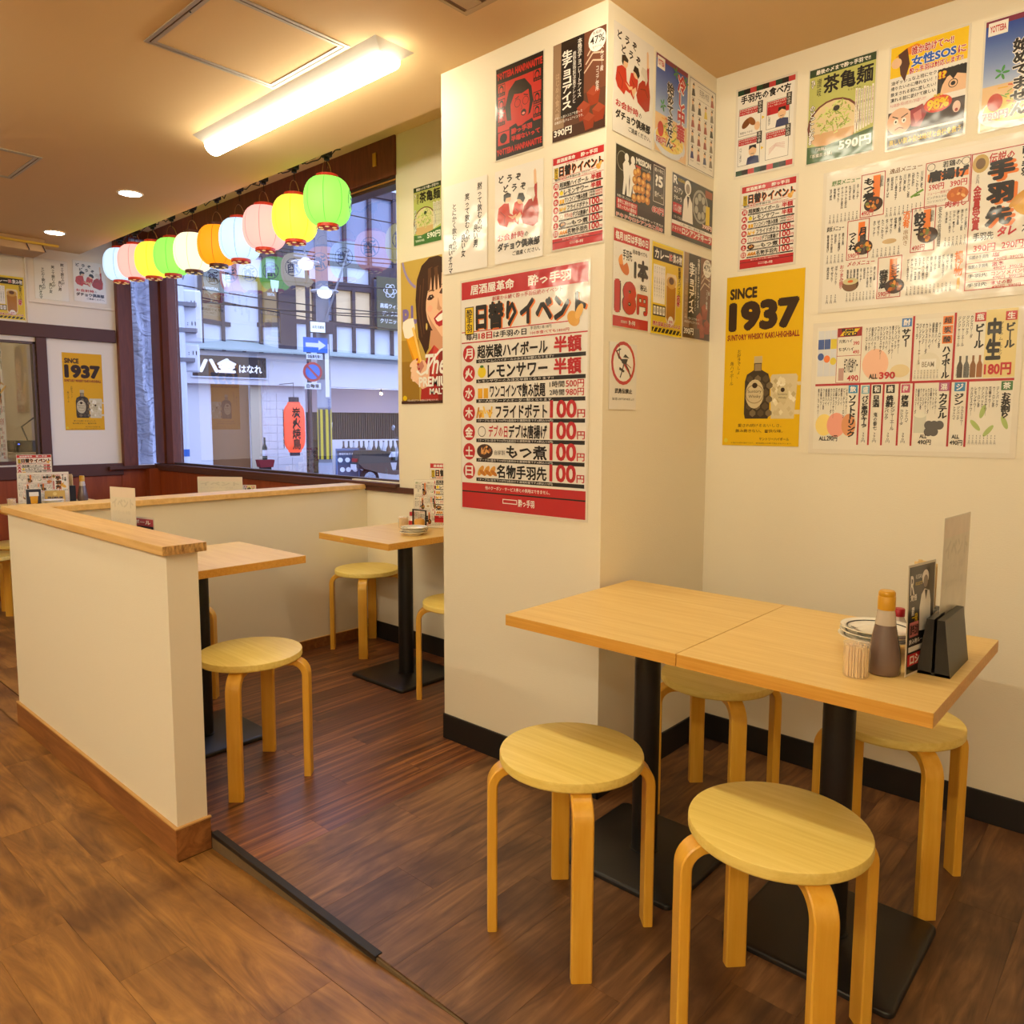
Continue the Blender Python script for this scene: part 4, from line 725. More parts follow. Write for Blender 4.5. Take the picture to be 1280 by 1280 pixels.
# long ceiling lights
m_tube = mat('tube_glow', (255,255,250), .4, emit=(255, 240, 210), es=TUBE)
m_tube.node_tree.nodes['Principled BSDF'].inputs['Emission Color'].default_value = (*LAMP_COL, 1)
m_fill_tube = mat('fill_tube_glow', (255,255,250), .4, emit=(255, 240, 210), es=70)  # stronger glow, only for the added fill lights
m_fill_tube.node_tree.nodes['Principled BSDF'].inputs['Emission Color'].default_value = (*LAMP_COL, 1)
def tube_light(x0, x1, yc, lb, ax='x', mt=m_tube):
    t = empty('ceiling_light', ((x0+x1)/2 if ax == 'x' else yc, yc if ax == 'x' else (x0+x1)/2, ZC), 0 if ax == 'x' else pi/2, lb, 'ceiling light', 'long ceiling lights')
    L = (x1-x0)/2
    o = MB().add([(-L,-.085,0),(L,-.085,0),(L,.085,0),(-L,.085,0),(-L+.025,-.045,-.03),(L-.025,-.045,-.03),(L-.025,.045,-.03),(-L+.025,.045,-.03)], [(3,2,1,0),(0,1,5,4),(1,2,6,5),(2,3,7,6),(3,0,4,7)]).build('housing', m_white, t)
    pr = [(.045*cos(a), -.03-.045*sin(a)*1.0) for a in [pi*k/10 for k in range(11)]]
    MB().prism(pr, -L+.028, L-.028, axis='x').build('diffuser', mt, t, smooth=50)
    return t
tube_light(-3.40, -2.09, 1.748, 'long white ceiling light above the booth, lit')
tube_light(-1.40, -.12, 1.70, 'long ceiling light above the joined tables, outside the photo')
tube_light(-4.2, -2.92, .40, 'long ceiling light left of the aisle, outside the photo')
for x0, yc, lb in ((-1.9, -1.5, 'long ceiling light over the aisle, outside the photo'), (.6, -1.5, 'long ceiling light behind the camera, to its right'), (-4.3, -1.5, 'long ceiling light over the left end of the aisle, outside the photo'), (-.7, -2.6, 'long ceiling light at the back of the room behind the camera')): tube_light(x0, x0+1.3, yc, lb, mt=m_fill_tube)  # unseen rear lights added as fill for the walls and partition
# box and rod under the ceiling at the far left
t = empty('curtain_box', (-6.2, 1.55, ZC), label='shallow beige box with a yellow rod under the ceiling at the far left', cat='box')
MB().box((-.14, -.6, -.09), (.12, .32, -.0), bev=.004).build('box', mat('beige_box', (196, 160, 120), .6), t)
MB().tube([(.13, -.6, -.035), (.13, .40, -.035)], .009).build('rod', mat('yellow_rod', (222, 180, 70), .5), t)
for y0 in (.2, .3): MB().tube([(.13, y0, -.045), (.13, y0+.01, -.07), (.12, y0+.02, -.085), (.11, y0, -.075)], .004).build('hook', m_alu, t)

# ------------------------------------------------------------------ posters on the walls
OFF = .0012
def postA(fn, u0, u1, z0, z1, lb, m=m_lam, marg=.006, name='poster', Y=YP, group=None, bg=(235,230,220), ax='y', tilt=0):
    p = P(u1-u0, z1-z0, bg, marg); fn(p)
    if ax == 'y': return p.build(name, m, ((u0+u1)/2, Y-OFF, (z0+z1)/2), rot=(0, tilt, 0), label=lb, group=group)
    return p.build(name, m, (Y+OFF, (u0+u1)/2, (z0+z1)/2), rot=(0, tilt, pi/2), label=lb, group=group)
postA(c_script, -2.125, -1.901, 1.813, 2.132, 'white poster of three lines of black brush writing, left on the pillar front', marg=0)
postA(c_douzo, -1.863, -1.644, 1.815, 2.131, 'white poster of three men in red coats on the pillar front', marg=0)
postA(c_redman, -1.858, -1.647, 2.169, 2.470, 'red and black poster of a shouting face, top of the pillar front', marg=.004)
postA(c_choco, -1.606, -1.399, 2.169, 2.469, 'brown chocolate dessert poster with 47% badge on the pillar front', marg=0)
postA(c_event, -1.603, -1.402, 1.827, 2.117, 'small daily event poster on the pillar front, above the large one', marg=.005)
postA(c_event, -2.031, -1.455, .939, 1.772, 'large red and white daily event poster on the pillar front', marg=.008)
kw = dict(ax='x', Y=XPR)
postA(c_douzo, 2.034, 2.267, 2.166, 2.491, 'white poster of three men in red coats, on the narrow pillar side', marg=0, **kw)
postA(c_cold, 2.283, 2.495, 2.174, 2.483, 'blue cold noodle poster on the narrow side of the pillar', marg=.003, **kw)
postA(c_grid, 2.510, 2.708, 2.176, 2.483, 'white poster with a grid of small figures, on the pillar side by the corner', marg=.002, **kw)
postA(c_mission, 2.055, 2.358, 1.911, 2.132, 'dark wide poster with two white silhouettes on the pillar side', marg=.003, **kw)
postA(c_tequila, 2.406, 2.706, 1.915, 2.129, 'dark wide tequila game poster on the pillar side by the corner', marg=.003, **kw)
postA(c_18, 2.051, 2.263, 1.570, 1.875, 'white and red poster with a giant 18 yen on the pillar side', marg=.003, **kw)
postA(c_curry, 2.282, 2.493, 1.567, 1.874, 'yellow framed poster of a beer mug of curry on the pillar side', marg=.003, **kw)
postA(c_choco, 2.502, 2.708, 1.572, 1.875, 'brown chocolate dessert poster on the pillar side, lowest row by the corner', marg=.003, **kw)
postA(c_nosign, 2.037, 2.198, 1.302, 1.518, 'small white notice with a red circle and struck-out stick figure', marg=0, **kw)
kw = dict(Y=YW)
postA(c_howto, -1.307, -1.098, 2.166, 2.467, 'poster of four cartoon steps for eating wings, on the right wall', marg=.008, **kw)
postA(c_tea, -1.046, -.833, 2.152, 2.461, 'green noodle bowl poster on the right wall', marg=.004, **kw)
postA(c_sos, -.788, -.572, 2.141, 2.453, 'yellow and white poster reading SOS on the right wall', marg=.006, **kw)
postA(c_cold, -.527, -.312, 2.134, 2.445, 'blue cold noodle poster cut by the right edge of the photo', marg=.006, **kw)
postA(c_event, -1.280, -1.080, 1.828, 2.122, 'small daily event poster on the right wall above the yellow one', marg=.008, **kw)
postA(c_1937, -1.328, -1.035, 1.175, 1.803, 'yellow whisky highball poster reading SINCE 1937 on the right wall', m=m_paper, marg=0, bg=(226,182,12), **kw)
postA(c_foodmenu, -.974, -.334, 1.651, 2.098, 'wide white food menu sheet, upper one on the right wall', marg=.012, name='menu_sheet', bg=(232,226,212), **kw)
postA(c_drinks, -.984, -.398, 1.169, 1.590, 'wide drinks menu sheet with red dividers, lower one on the right wall', marg=.016, name='menu_sheet', bg=(232,226,210), **kw)
postA(c_tea, -3.108, -2.898, 2.189, 2.483, 'green noodle bowl poster beside the window', marg=.003, **kw)
postA(c_woman, -3.219, -2.795, 1.361, 2.118, 'gold poster of a smiling woman holding a beer, beside the window', m=m_paper, marg=0, **kw)
kw = dict(ax='x', Y=XL)
postA(c_1937, 2.039, 2.322, 1.197, 1.788, 'yellow whisky highball poster reading SINCE 1937 on the left end wall', m=m_paper, marg=0, bg=(226,166,12), **kw)
postA(c_script, 1.885, 2.110, 2.173, 2.467, 'poster of black brush writing, high on the left end wall', marg=.003, **kw)
postA(c_douzo, 2.149, 2.379, 2.186, 2.490, 'white poster of three men in red coats, high on the left end wall', marg=.003, **kw)
postA(c_curry, 1.600, 1.811, 2.001, 2.309, 'curry mug poster high on the left end wall, cut by the photo edge', marg=.004, **kw)
# ------------------------------------------------------------------ stools
def leg_mesh(H=.43):
    t, wd, ro = .024, .048, .207
    rc = .05; pts = [(.07, H-t/2)]; cx, cz = ro-t/2-rc, H-t/2-rc
    pts += [(cx+rc*sin(a), cz+rc*cos(a)) for a in [pi/2*k/8 for k in range(9)]]
    pts += [(ro-t/2, .2), (ro-t/2, .0)]
    m = MB(); vs = []; b = .003
    for i, (x, z) in enumerate(pts):
        a = pts[max(i-1, 0)]; c = pts[min(i+1, len(pts)-1)]; dx, dz = c[0]-a[0], c[1]-a[1]; l = sqrt(dx*dx+dz*dz); nx, nz = -dz/l, dx/l
        for (q, y) in ((t/2, -wd/2+b), (t/2-b, -wd/2), (-t/2+b, -wd/2), (-t/2, -wd/2+b), (-t/2, wd/2-b), (-t/2+b, wd/2), (t/2-b, wd/2), (t/2, wd/2-b)):
            vs.append((x+nx*q, y, z+nz*q))
    n = len(pts); fs = [(i*8+j, (i+1)*8+j, (i+1)*8+(j+1) % 8, i*8+(j+1) % 8) for i in range(n-1) for j in range(8)]+[tuple(range(8)), tuple(range(n*8-1, n*8-9, -1))]
    return m.add(vs, fs)
ZS = .455
def make_stool(lb, gr):
    t = empty('stool', (0,0,0), label=lb, cat='stool', group=gr)
    s = MB().lathe([(.0005, ZS), (.172, ZS), (.1757, ZS-.0015), (.177, ZS-.005), (.177, ZS-.021), (.174, ZS-.025), (.0005, ZS-.025)], 56, cap=False).build('seat', m_seat, t, smooth=35)
    l = leg_mesh().build('leg', m_leg, t, smooth=40, rz=pi/4)
    for k in range(1, 4): inst(l, parent=t, rz=pi/4+k*pi/2)
    return t
st0 = make_stool('round birch stool in front of the left half of the joined tables', 'round birch stools')
st0.location = (-1.076, 1.435, 0)
for (x, y, z, rz, lb) in (
    (-.563, 1.448, 0, .03, 'round birch stool nearest the camera, in front of the right half of the joined tables'),
    (-2.408, 1.322, 0, -.02, 'round birch stool beside the near end of the low partition wall'),
    (-1.072, 2.205, 0, .0, 'round birch stool behind the joined tables, by the corner'),
    (-.553, 2.205, 0, -.02, 'round birch stool behind the right half of the joined tables'),
    (-3.335, 2.545, 0, 0, 'round birch stool in the booth corner under the window'),
    (-2.40, 2.36, 0, 0, 'round birch stool half hidden behind the pillar'),
    (-3.370, 1.455, 0, 0, 'round birch stool behind the partition, only one leg and the rim showing'),
    (-5.72, 1.325, FL, 0, 'round stool of the far left table, nearest the aisle'),
    (-6.17, 1.62, FL, 0, 'round stool of the far left table, nearest the end wall')):
    copy_tree(st0, (x, y, z), rz, lb)

# ------------------------------------------------------------------ tables
ZT = .728
def make_table(lb, gr):
    t = empty('table', (0,0,0), label=lb, cat='table', group=gr)
    W, D = .2645, .3185
    MB().box((-W, -D, ZT-.030), (W, D, ZT-.0012), bev=.0008).build('edge_band', m_tedge, t)
    MB().box((-W+.0004, -D+.0004, ZT-.0012), (W-.0004, D-.0004, ZT)).build('table_top', m_table, t)
    MB().lathe([(.037, .014), (.037, ZT-.034)], 32, cap=False).lathe([(.042, .0145), (.042, .018), (.037, .019)], 32, cap=False).build('column', m_black, t, smooth=40)
    MB().box((-.15, -.18, ZT-.036), (.15, .18, ZT-.030), bev=.001).build('mounting_plate', m_black, t)
    m = MB(); w = .196; c = .02; pr = []
    for (sx, sy, a0) in ((1,1,0),(-1,1,1),(-1,-1,2),(1,-1,3)):
        for k in range(5): a = (a0+k/4)*pi/2; pr.append((sx*(w-c)+c*cos(a), sy*(w-c)+c*sin(a)))
    n = len(pr); vs = []
    for (z, s) in ((0, 1), (.009, 1), (.013, .988), (.015, .965)): vs += [(x*s, y*s, z) for x, y in pr]
    fs = [(k*n+i, k*n+(i+1) % n, (k+1)*n+(i+1) % n, (k+1)*n+i) for k in range(3) for i in range(n)]+[tuple(range(3*n, 4*n)), tuple(range(n-1, -1, -1))]
    m.add(vs, fs).build('base_plate', m_black, t, smooth=50)
    return t
tb = make_table('left half of the two joined oak tables in the foreground', 'oak laminate tables'); tb.location = (-1.107, 1.837, 0)
for (x, y, z, lb) in ((-.5765, 1.837, 0, 'right half of the two joined oak tables, holding the condiments'), (-2.85, 1.352, 0, 'oak table behind the front partition wall'), (-2.831, 2.394, 0, 'oak table in the booth under the window, beside the pillar'), (-5.68, 1.70, FL+.03, 'oak table at the far left in front of the end wall'), (-4.12, 2.35, FL, 'oak table behind the side partition, mostly hidden')):
    copy_tree(tb, (x, y, z), 0, lb)
MB().box((-.025+.0, -.3195, ZT-.018), (-.008, -.3186, ZT-.009)).build('sticker', mat('yellow_sticker', (222, 210, 60), .5), [o for o in COL.objects if o.get('label', '').startswith('oak table in the booth')][0], loc=(-.06, 0, 0))

# ------------------------------------------------------------------ things on the tables
m_card = mat('clear_sleeve', (214, 205, 186), .18, spec=.5, coat=.6); m_slv = mat('acrylic_clear', (240,240,235), .08, trans=.9, ior=1.3)
m_hold = mat('black_plastic_holder', (34, 31, 29), .35)
m_porc = mat('white_porcelain', (238, 232, 216), .15, coat=.5); m_bk = mat('black_print', (24, 20, 18), .4)
m_soycap = mat('amber_cap', (206, 150, 30), .35); m_soy = mat('soy_sauce_plastic', (104, 84, 76), .25, coat=.5); m_pet = mat('clear_plastic_bottle', (214, 198, 176), .15, coat=.5, alpha=.75)
m_tooth = mat('toothpick_wood', (240, 210, 156), .6); m_jar = mat('clear_jar', (250, 240, 226), .12, coat=.8, alpha=.22); m_redc = mat('red_cap', (170, 24, 34), .4)
m_chop = mat('chopstick_paper', (222, 190, 130), .6)
def soy(x, y, z, lb):
    t = empty('soy_sauce_bottle', (x, y, z), label=lb, cat='bottle', group='soy sauce bottles')
    MB().lathe([(.030, .0), (.0335, .004), (.033, .03), (.030, .055), (.0245, .085), (.0205, .106)], 28).build('soy_body', m_soy, t, smooth=50)
    MB().lathe([(.0205, .106), (.0190, .122), (.0175, .134), (.0160, .138)], 28, cap=False).build('neck', m_pet, t, smooth=50)
    MB().lathe([(.0172, .138), (.0172, .165), (.0160, .167), (.0165, .168), (.0165, .175), (.014, .178)], 24).build('cap', m_soycap, t, smooth=40)
    return t
def jar(x, y, z, lb, h=.072, n=46):
    t = empty('toothpick_jar', (x, y, z), label=lb, cat='jar', group='toothpick jars')
    MB().lathe([(.0245, 0), (.0258, .003), (.0258, h*.55), (.0266, h*.57), (.0258, h*.6), (.0266, h*.63), (.0258, h*.66), (.0266, h*.69), (.0258, h*.72), (.0258, h)], 30, cap=False).lathe([(.0005, 0), (.0245, 0)], 30, cap=False).build('jar_wall', m_jar, t, smooth=60)
    MB().lathe([(.0268, h-.004), (.0268, h), (.022, h+.002), (.0005, h+.002)], 30, cap=False).build('lid', m_jar, t, smooth=60)
    m = MB(); R = random.Random(1)
    for k in range(n):
        a = k*2.4; r = .0225*sqrt((k+.5)/n); m.box((r*cos(a)-.0011, r*sin(a)-.0011, .002), (r*cos(a)+.0011, r*sin(a)+.0011, .002+h*.9*R.uniform(.9, 1)))
    o = m.build('toothpicks', m_tooth, t); o['kind'] = 'stuff'
    return t
def plates(x, y, z, n, lbs, r=.062, mark=True):
    for k in range(n):
        t = empty('plate', (x+.002*((k*7) % 3-1), y+.002*((k*5) % 3-1), z+k*.0105), label=lbs[min(k, len(lbs)-1)], cat='plate', group='stacked white plates')
        MB().lathe([(.0005, .002), (r*.5, .002), (r*.52, 0), (r*.56, 0), (r*.58, .003), (r*.9, .0125), (r, .016), (r, .018), (r*.97, .018), (r*.86, .0145), (r*.62, .0075), (r*.55, .0065), (.0005, .0065)], 44, cap=False).build('dish', m_porc, t, smooth=60)
        if mark: MB().lathe([(r*.80, .0133), (r*.845, .0146)], 44, cap=False).build('rim_stripe', m_bk, t, smooth=60)
        if mark and k == n-1:
            a, fs, dz = glyphs('酔っ手羽居酒屋革命', .02, False); vs = []
            for (p, q), d in zip(a, dz):
                th = -2.9+1.5*float(p); rr = r*(.52+.2*float(1-q)); zz = .0072+max(0, rr/r-.60)*.026
                vs.append((rr*cos(th), rr*sin(th), zz+.0006+float(d)))
            MB().add(vs, fs).build('lettering', m_bk, t)
def holder(x, y, z, rz, lb, wd=.088, h=.12):
    # two thick tapered jaws with a slot
    t = empty('menu_holder', (x, y, z), rz, label=lb, cat='menu holder', group='black menu holders')
    for s in (-1, 1): MB().prism([(s*.003, 0), (s*.032, 0), (s*.017, h), (s*.003, h)][::s], -wd, wd, axis='y').build('jaw', m_hold, t)
    MB().box((-.031, -wd, 0), (.031, wd, .006)).build('base', m_hold, t)
    return t
def c_back(p):
    p.r(0,0,100,14,(220,203,184),2)
    p.t('イベント',6,16,94,30,(198,190,170),.05,L=2); p.t('ハイボール 半額',6,34,80,40,(204,196,178),.03,L=2); p.t('レモンサワー 半額',6,46,80,52,(206,198,180),.03,L=2)
def sheet(x, y, z, W, H, rz, tilt, lb, fn=c_back, m=m_lam, cat='menu sheet', bg=(214,205,184), marg=.003, group=None):
    p = P(W, H, bg, marg, mcol=(218,208,188)); fn(p)
    o = p.build('menu_sheet', m, (x, y, z+H/2), rot=(tilt, 0, rz), label=lb, group=group, cat=cat); return o
# -- set on the joined tables
PX, PY = -.505, 1.845
holder(-.366, 1.838, ZT, 0, 'black menu holder on the right end of the joined tables')
sheet(-.366, 1.900, ZT+.030, .180, .295, radians(86), 0, 'pale see-through sheet standing in the holder on the joined tables')
def c_teqcard(p):
    c_tequila_tall(p)
def c_tequila_tall(p):
    p.r(0,0,100,100,(34,30,28),2); p.t('R',4,8,20,26,WHT,.02); p.t('RUSSIAN',24,8,48,12,WHT,.0); p.t('ROULETTE',24,15,50,18,YEL,.0)
    p.e(62,12,13,7,WHT,4); p.e(63,16,9,6,(120,110,104),5); p.poly([(44,62),(42,40),(48,28),(60,23),(80,26),(86,36),(88,64)],WHT,4); p.poly([(60,24),(66,34),(72,25)],BLK,5)
    p.t('覚悟',6,26,30,32,WHT,.03); p.t('罰',12,38,22,46,WHT,.03); p.t('一発',14,44,36,52,YEL,.03); p.r(6,52,40,66,(200,120,120),4); p.t('激辛注意',8,54,38,64,BLK,.03,L=6)
    p.t('飲み物ルーレット',6,68,90,73,WHT,.02); p.r(4,75,70,80,WHT,4); p.t('390円',72,72,96,80,WHT,.04); p.r(2,82,98,93,RED,4); p.t('ロシアン',10,83,90,92,WHT,.04,L=6)
sheet(-.397, 1.757, ZT+.006, .118, .226, radians(80), radians(-1), 'upright black and red tequila card beside the soy sauce bottle', fn=c_tequila_tall, bg=(34,30,28), marg=.005, cat='card')
soy(-.449, 1.700, ZT, 'soy sauce bottle with amber cap on the joined tables'); jar(-.486, 1.640, ZT, 'clear toothpick jar on the joined tables, front of the plates')
t = empty('plate_stand', (PX, PY, ZT), label='dark wooden stand under the plates on the joined tables', cat='stand')
MB().lathe([(.030, 0), (.032, .003), (.032, .022), (.030, .024)], 32).build('stand_body', mat('dark_wood_stand', (86, 56, 36), .5), t, smooth=40)
plates(PX, PY, ZT+.024, 3, ['bottom plate of the stack on the joined tables', 'middle plate of the stack on the joined tables', 'top plate with black lettering on the joined tables'], r=.08)
def spice(x, y, z, lb):
    t = empty('spice_bottle', (x, y, z), label=lb, cat='bottle', group='red capped spice bottles')
    MB().lathe([(.015, 0), (.017, .003), (.017, .05), (.011, .062), (.011, .066)], 20).build('glass_body', mat('spice_glass', (226, 214, 204), .12, coat=.6), t, smooth=50)
    MB().lathe([(.0173, .015), (.0173, .042)], 20, cap=False).build('paper_label', mat('red_label', (176, 40, 40), .5), t, smooth=50)
    MB().lathe([(.0125, .066), (.0125, .083), (.011, .085)], 20).build('cap', m_redc, t, smooth=40)
spice(-.490, 1.965, ZT, 'small spice bottle with red cap behind the plates on the joined tables')
def chop(x, y, z, lb, n=14, h=.2):
    t = empty('chopstick_holder', (x, y, z), label=lb, cat='chopstick holder', group='black chopstick holders')
    MB().box((-.026, -.026, 0), (.026, .026, .11), bev=.002).build('box', m_hold, t)
    for k in range(n):
        a, b = k % 4, k//4; o = MB().box((-.0042, -.0022, 0), (.0042, .0022, h-.006*((k*5) % 4)), bev=.0005).build('chopsticks', m_chop, t, loc=(-.017+a*.0113, -.017+b*.0113, .0)) if k == 0 else inst(o, parent=t, loc=(-.017+a*.0113, -.017+b*.0113, -.004*((k*5) % 3)))
chop(-.425, 1.912, ZT, 'black box of wrapped chopsticks behind the menu sheet on the joined tables', h=.215)
# -- menu stands showing over the partitions
holder(-2.985, 1.14, ZT, pi/2+.2, 'black menu holder on the table behind the front partition')
sheet(-2.985, 1.135, ZT+.03, .150, .250, radians(12), 0, 'pale see-through sheet standing over the front partition cap')
def c_beer(p):
    p.r(0,0,100,100,(26,24,30),2); p.r(0,0,100,18,(180,60,70),3); p.t('ハイボール',8,3,92,14,WHT,.03,L=5); p.t('角',30,24,70,44,YEL,.05,L=5); p.poly([(30,94),(24,56),(76,56),(70,94)],(220,170,50),4); p.r(22,50,78,58,WHT,5); p.t('飲み放題',6,66,18,96,WHT,.03,v=True,L=5)
sheet(-3.00, 1.19, ZT+.004, .20, .155, radians(12), 0, 'dark drinks card behind the pale sheet at the front partition', fn=c_beer, bg=(226,220,206), marg=.006, cat='card')
holder(-4.17, 2.18, ZT+FL, pi/2, 'black menu holder on the table behind the side partition')
sheet(-4.19, 2.14, ZT+FL+.1, .27, .165, radians(36), 0, 'pale wide sheet standing over the side partition, below the window')
sheet(-4.20, 2.19, ZT+FL+.06, .34, .15, radians(36), 0, 'white card with black and red print behind the wide sheet at the side partition', fn=c_drinks, bg=(226,220,206), marg=.008, cat='card')
# -- set on the booth table beside the pillar
plates(-2.70, 2.34, ZT, 3, ['bottom plate on the booth table by the pillar', 'middle plate on the booth table by the pillar', 'top plate on the booth table by the pillar'], r=.066)
spice(-2.865, 2.47, ZT, 'small spice bottle with red cap on the booth table by the pillar'); jar(-2.925, 2.465, ZT, 'toothpick jar on the booth table by the pillar', .055)
sheet(-2.79, 2.56, ZT+.005, .21, .24, radians(38), 0, 'food menu sheet standing on the booth table by the pillar', fn=c_foodmenu, bg=(232,226,212), group='booth table cards')
sheet(-2.72, 2.60, ZT+.03, .21, .297, radians(30), 0, 'daily event sheet on the booth table, half hidden by the pillar', fn=c_event, bg=(232,226,212), group='booth table cards')
sheet(-2.87, 2.58, ZT+.005, .15, .21, radians(75), 0, 'dark card leaning edge-on on the booth table', fn=c_tequila_tall, bg=(34,30,28), cat='card')
m_amb = mat('amber_sauce', (206, 150, 60), .3)
t = empty('condiment_caddy', (-2.775, 2.44, ZT), label='black frame holding an amber sauce pot on the booth table', cat='caddy')
MB().box((-.05, -.003, 0), (-.044, .003, .10)).box((.044, -.003, 0), (.05, .003, .10)).box((-.05, -.003, .10), (.05, .003, .106)).build('frame', m_hold, t); MB().lathe([(.024, 0), (.027, .05), (.020, .06)], 20).build('pot', m_amb, t, smooth=50)
# -- set on the far left table
FT = ZT+FL+.03
sheet(-6.02+.16, 1.66, FT+.09, .20, .24, radians(72), 0, 'daily event sheet standing behind the food menu on the far left table', fn=c_event, bg=(232,226,212))
sheet(-5.83, 1.70, FT+.003, .30, .205, radians(68), radians(-2), 'food menu sheet standing on the far left table', fn=c_foodmenu, bg=(232,226,212))
jar(-5.66, 1.46, FT, 'cream toothpick jar on the far left table', .058); soy(-5.80, 1.935, FT, 'soy sauce bottle on the far left table')
chop(-5.83, 1.868, FT, 'black box of chopsticks on the far left table', h=.19)
plates(-5.60, 1.685, FT, 3, ['bottom plate on the far left table', 'middle plate on the far left table', 'top plate on the far left table'], r=.066, mark=False)
t = empty('sauce_dish', (-5.56, 1.545, FT), label='small black sauce dish on the far left table', cat='dish'); MB().lathe([(.022, 0), (.03, .004), (.034, .02), (.031, .02), (.026, .006), (.0005, .005)], 26, cap=False).build('dish_body', m_hold, t, smooth=50)
t = empty('beer_card', (-5.70, 1.60, FT), radians(72), label='small dark card with a beer glass on the far left table', cat='card'); pp = P(.085, .105, (36, 40, 60), .003); pp.poly([(30,92),(24,40),(80,40),(74,92)],(222,160,40),2); pp.r(20,18,84,44,WHT,3); pp.build('card', m_lam, (0,0,.055), parent=t)
t = empty('premium_card', (-5.74, 1.74, FT), radians(70), label='small gold folded card reading PREMIUM on the far left table', cat='card'); pp = P(.12, .085, (206, 170, 90), .001); pp.t('PREMIUM', 14, 48, 88, 66, (40, 50, 90), .03); pp.e(50, 26, 10, None, (230, 206, 130), 2); pp.build('card', m_lam, (0,0,.045), parent=t)

# ------------------------------------------------------------------ lanterns
GOLD = mat('wire_brass', (150, 110, 60), .4, metal=.7); m_cord = mat('black_cord', (30, 26, 24), .6)
def lmat(nm, c, es): return mat(nm, tuple(int(x*.6) for x in c), .6, emit=c, es=es)
LC = {'green': ((140, 226, 84), (70, 196, 50), 1.5), 'yellow': ((248, 232, 70), (236, 196, 24), 1.35), 'pink': ((255, 178, 166), (244, 128, 124), 1.3), 'blue': ((200, 226, 248), (136, 176, 232), 1.22), 'orange': ((255, 150, 22), (226, 84, 8), 1.3), 'white': ((255, 244, 208), (250, 210, 130), 1.25)}
lm = {k: (lmat(k+'_paper', v[0], v[2]), lmat(k+'_seam', v[1], v[2]*.8)) for k, v in LC.items()}
m_rimr = mat('red_lantern_rim', (196, 52, 30), .4, emit=(196, 60, 30), es=.12); m_rimb = mat('dark_lantern_rim', (84, 44, 30), .4); m_gst = mat('gold_studs', (240, 206, 120), .3, emit=(255,220,140), es=.6)
def lantern(col, x, z, rim, lb, proto):
    t = empty('paper_lantern', (x, 2.37, z), label=lb, cat='lantern', group='paper lanterns along the window')
    key = (col, rim)
    if key in proto:
        cp = [inst(k, parent=t) for k in proto[key]]
        for ch, pa in ((3, 1), (4, 2), (6, 0)): cp[ch].parent = cp[pa]
        return t
    Rr = .122; Hh = .117; prof = []; N = 34
    for i in range(N+1):
        u = -1+2*i/N; zz = Hh*u; rr = .052+(Rr-.052)*sqrt(max(0, 1-(abs(u)**2.3))) ; prof.append((rr+(.0011 if i % 2 else 0), zz))
    angs = []; seg = []
    for k in range(8):
        a0 = 2*pi*k/8
        angs += [a0-.014, a0+.014]+[a0+.014+(2*pi/8-.028)*q/6 for q in range(1, 6)]; seg += [1]+[0]*6
    b = MB().lathe(prof, cap=False, angs=angs, segm=seg).build('shade', list(lm[col]), t, smooth=60)
    r1 = MB().lathe([(.050, -Hh-.017), (.056, -Hh-.015), (.056, -Hh+.004), (.050, -Hh+.004)], 28, cap=True).build('bottom_rim', rim, t, smooth=40)
    r2 = MB().lathe([(.052, Hh-.004), (.057, Hh-.003), (.057, Hh+.014), (.052, Hh+.016), (.046, Hh+.012)], 28, cap=False).build('top_rim', rim, t, smooth=40)
    m = MB()
    for k in range(6): a = k*pi/3+.3; m.box((.040*cos(a)-.008, .040*sin(a)-.008, -Hh-.0195), (.040*cos(a)+.008, .040*sin(a)+.008, -Hh-.017))
    s = m.build('vent_slots', m_gst, t); s['kind'] = 'stuff'
    pts = [(.054*cos(a)*1, 0, Hh+.01+.075*sin(a)) for a in [pi*k/12 for k in range(13)]]
    h = MB().tube(pts, .0018, 6).build('wire_handle', GOLD, t, rz=radians(-60))
    bulb = MB().lathe([(.0005, -.03), (.014, -.026), (.022, -.008), (.020, .012), (.012, .03), (.012, .06)], 16).build('bulb', mat('bulb_'+col, (255,240,200), .4, emit=(255, 226, 170), es=4), t, smooth=60)
    # emblem on the side facing the street
    a, fs, dz = glyphs('酒', .03, False); vs = []; a0 = radians(50)
    def on(px, pz, d=.0022):
        u = pz/Hh; rr = .052+(Rr-.052)*sqrt(max(0, 1-(abs(u)**2.3)))+d; th = a0+px/Rr; return (rr*cos(th), rr*sin(th), pz)
    m = MB().add([on((float(p)-.5)*.085, (float(q)-.5)*.085, .0022+3*float(d)) for (p, q), d in zip(a, dz)], fs)
    n = 40; vs = [on(.062*cos(2*pi*i/n), .062*sin(2*pi*i/n)) for i in range(n)]+[on(.057*cos(2*pi*i/n), .057*sin(2*pi*i/n)) for i in range(n)]
    m.add(vs, [(i, (i+1) % n, (i+1) % n+n, i+n) for i in range(n)]); e = m.build('emblem', m_bk, t)
    s.parent = r1; h.parent = r2; e.parent = b
    proto[key] = [b, r1, r2, s, h, bulb, e]
    return t
proto = {}
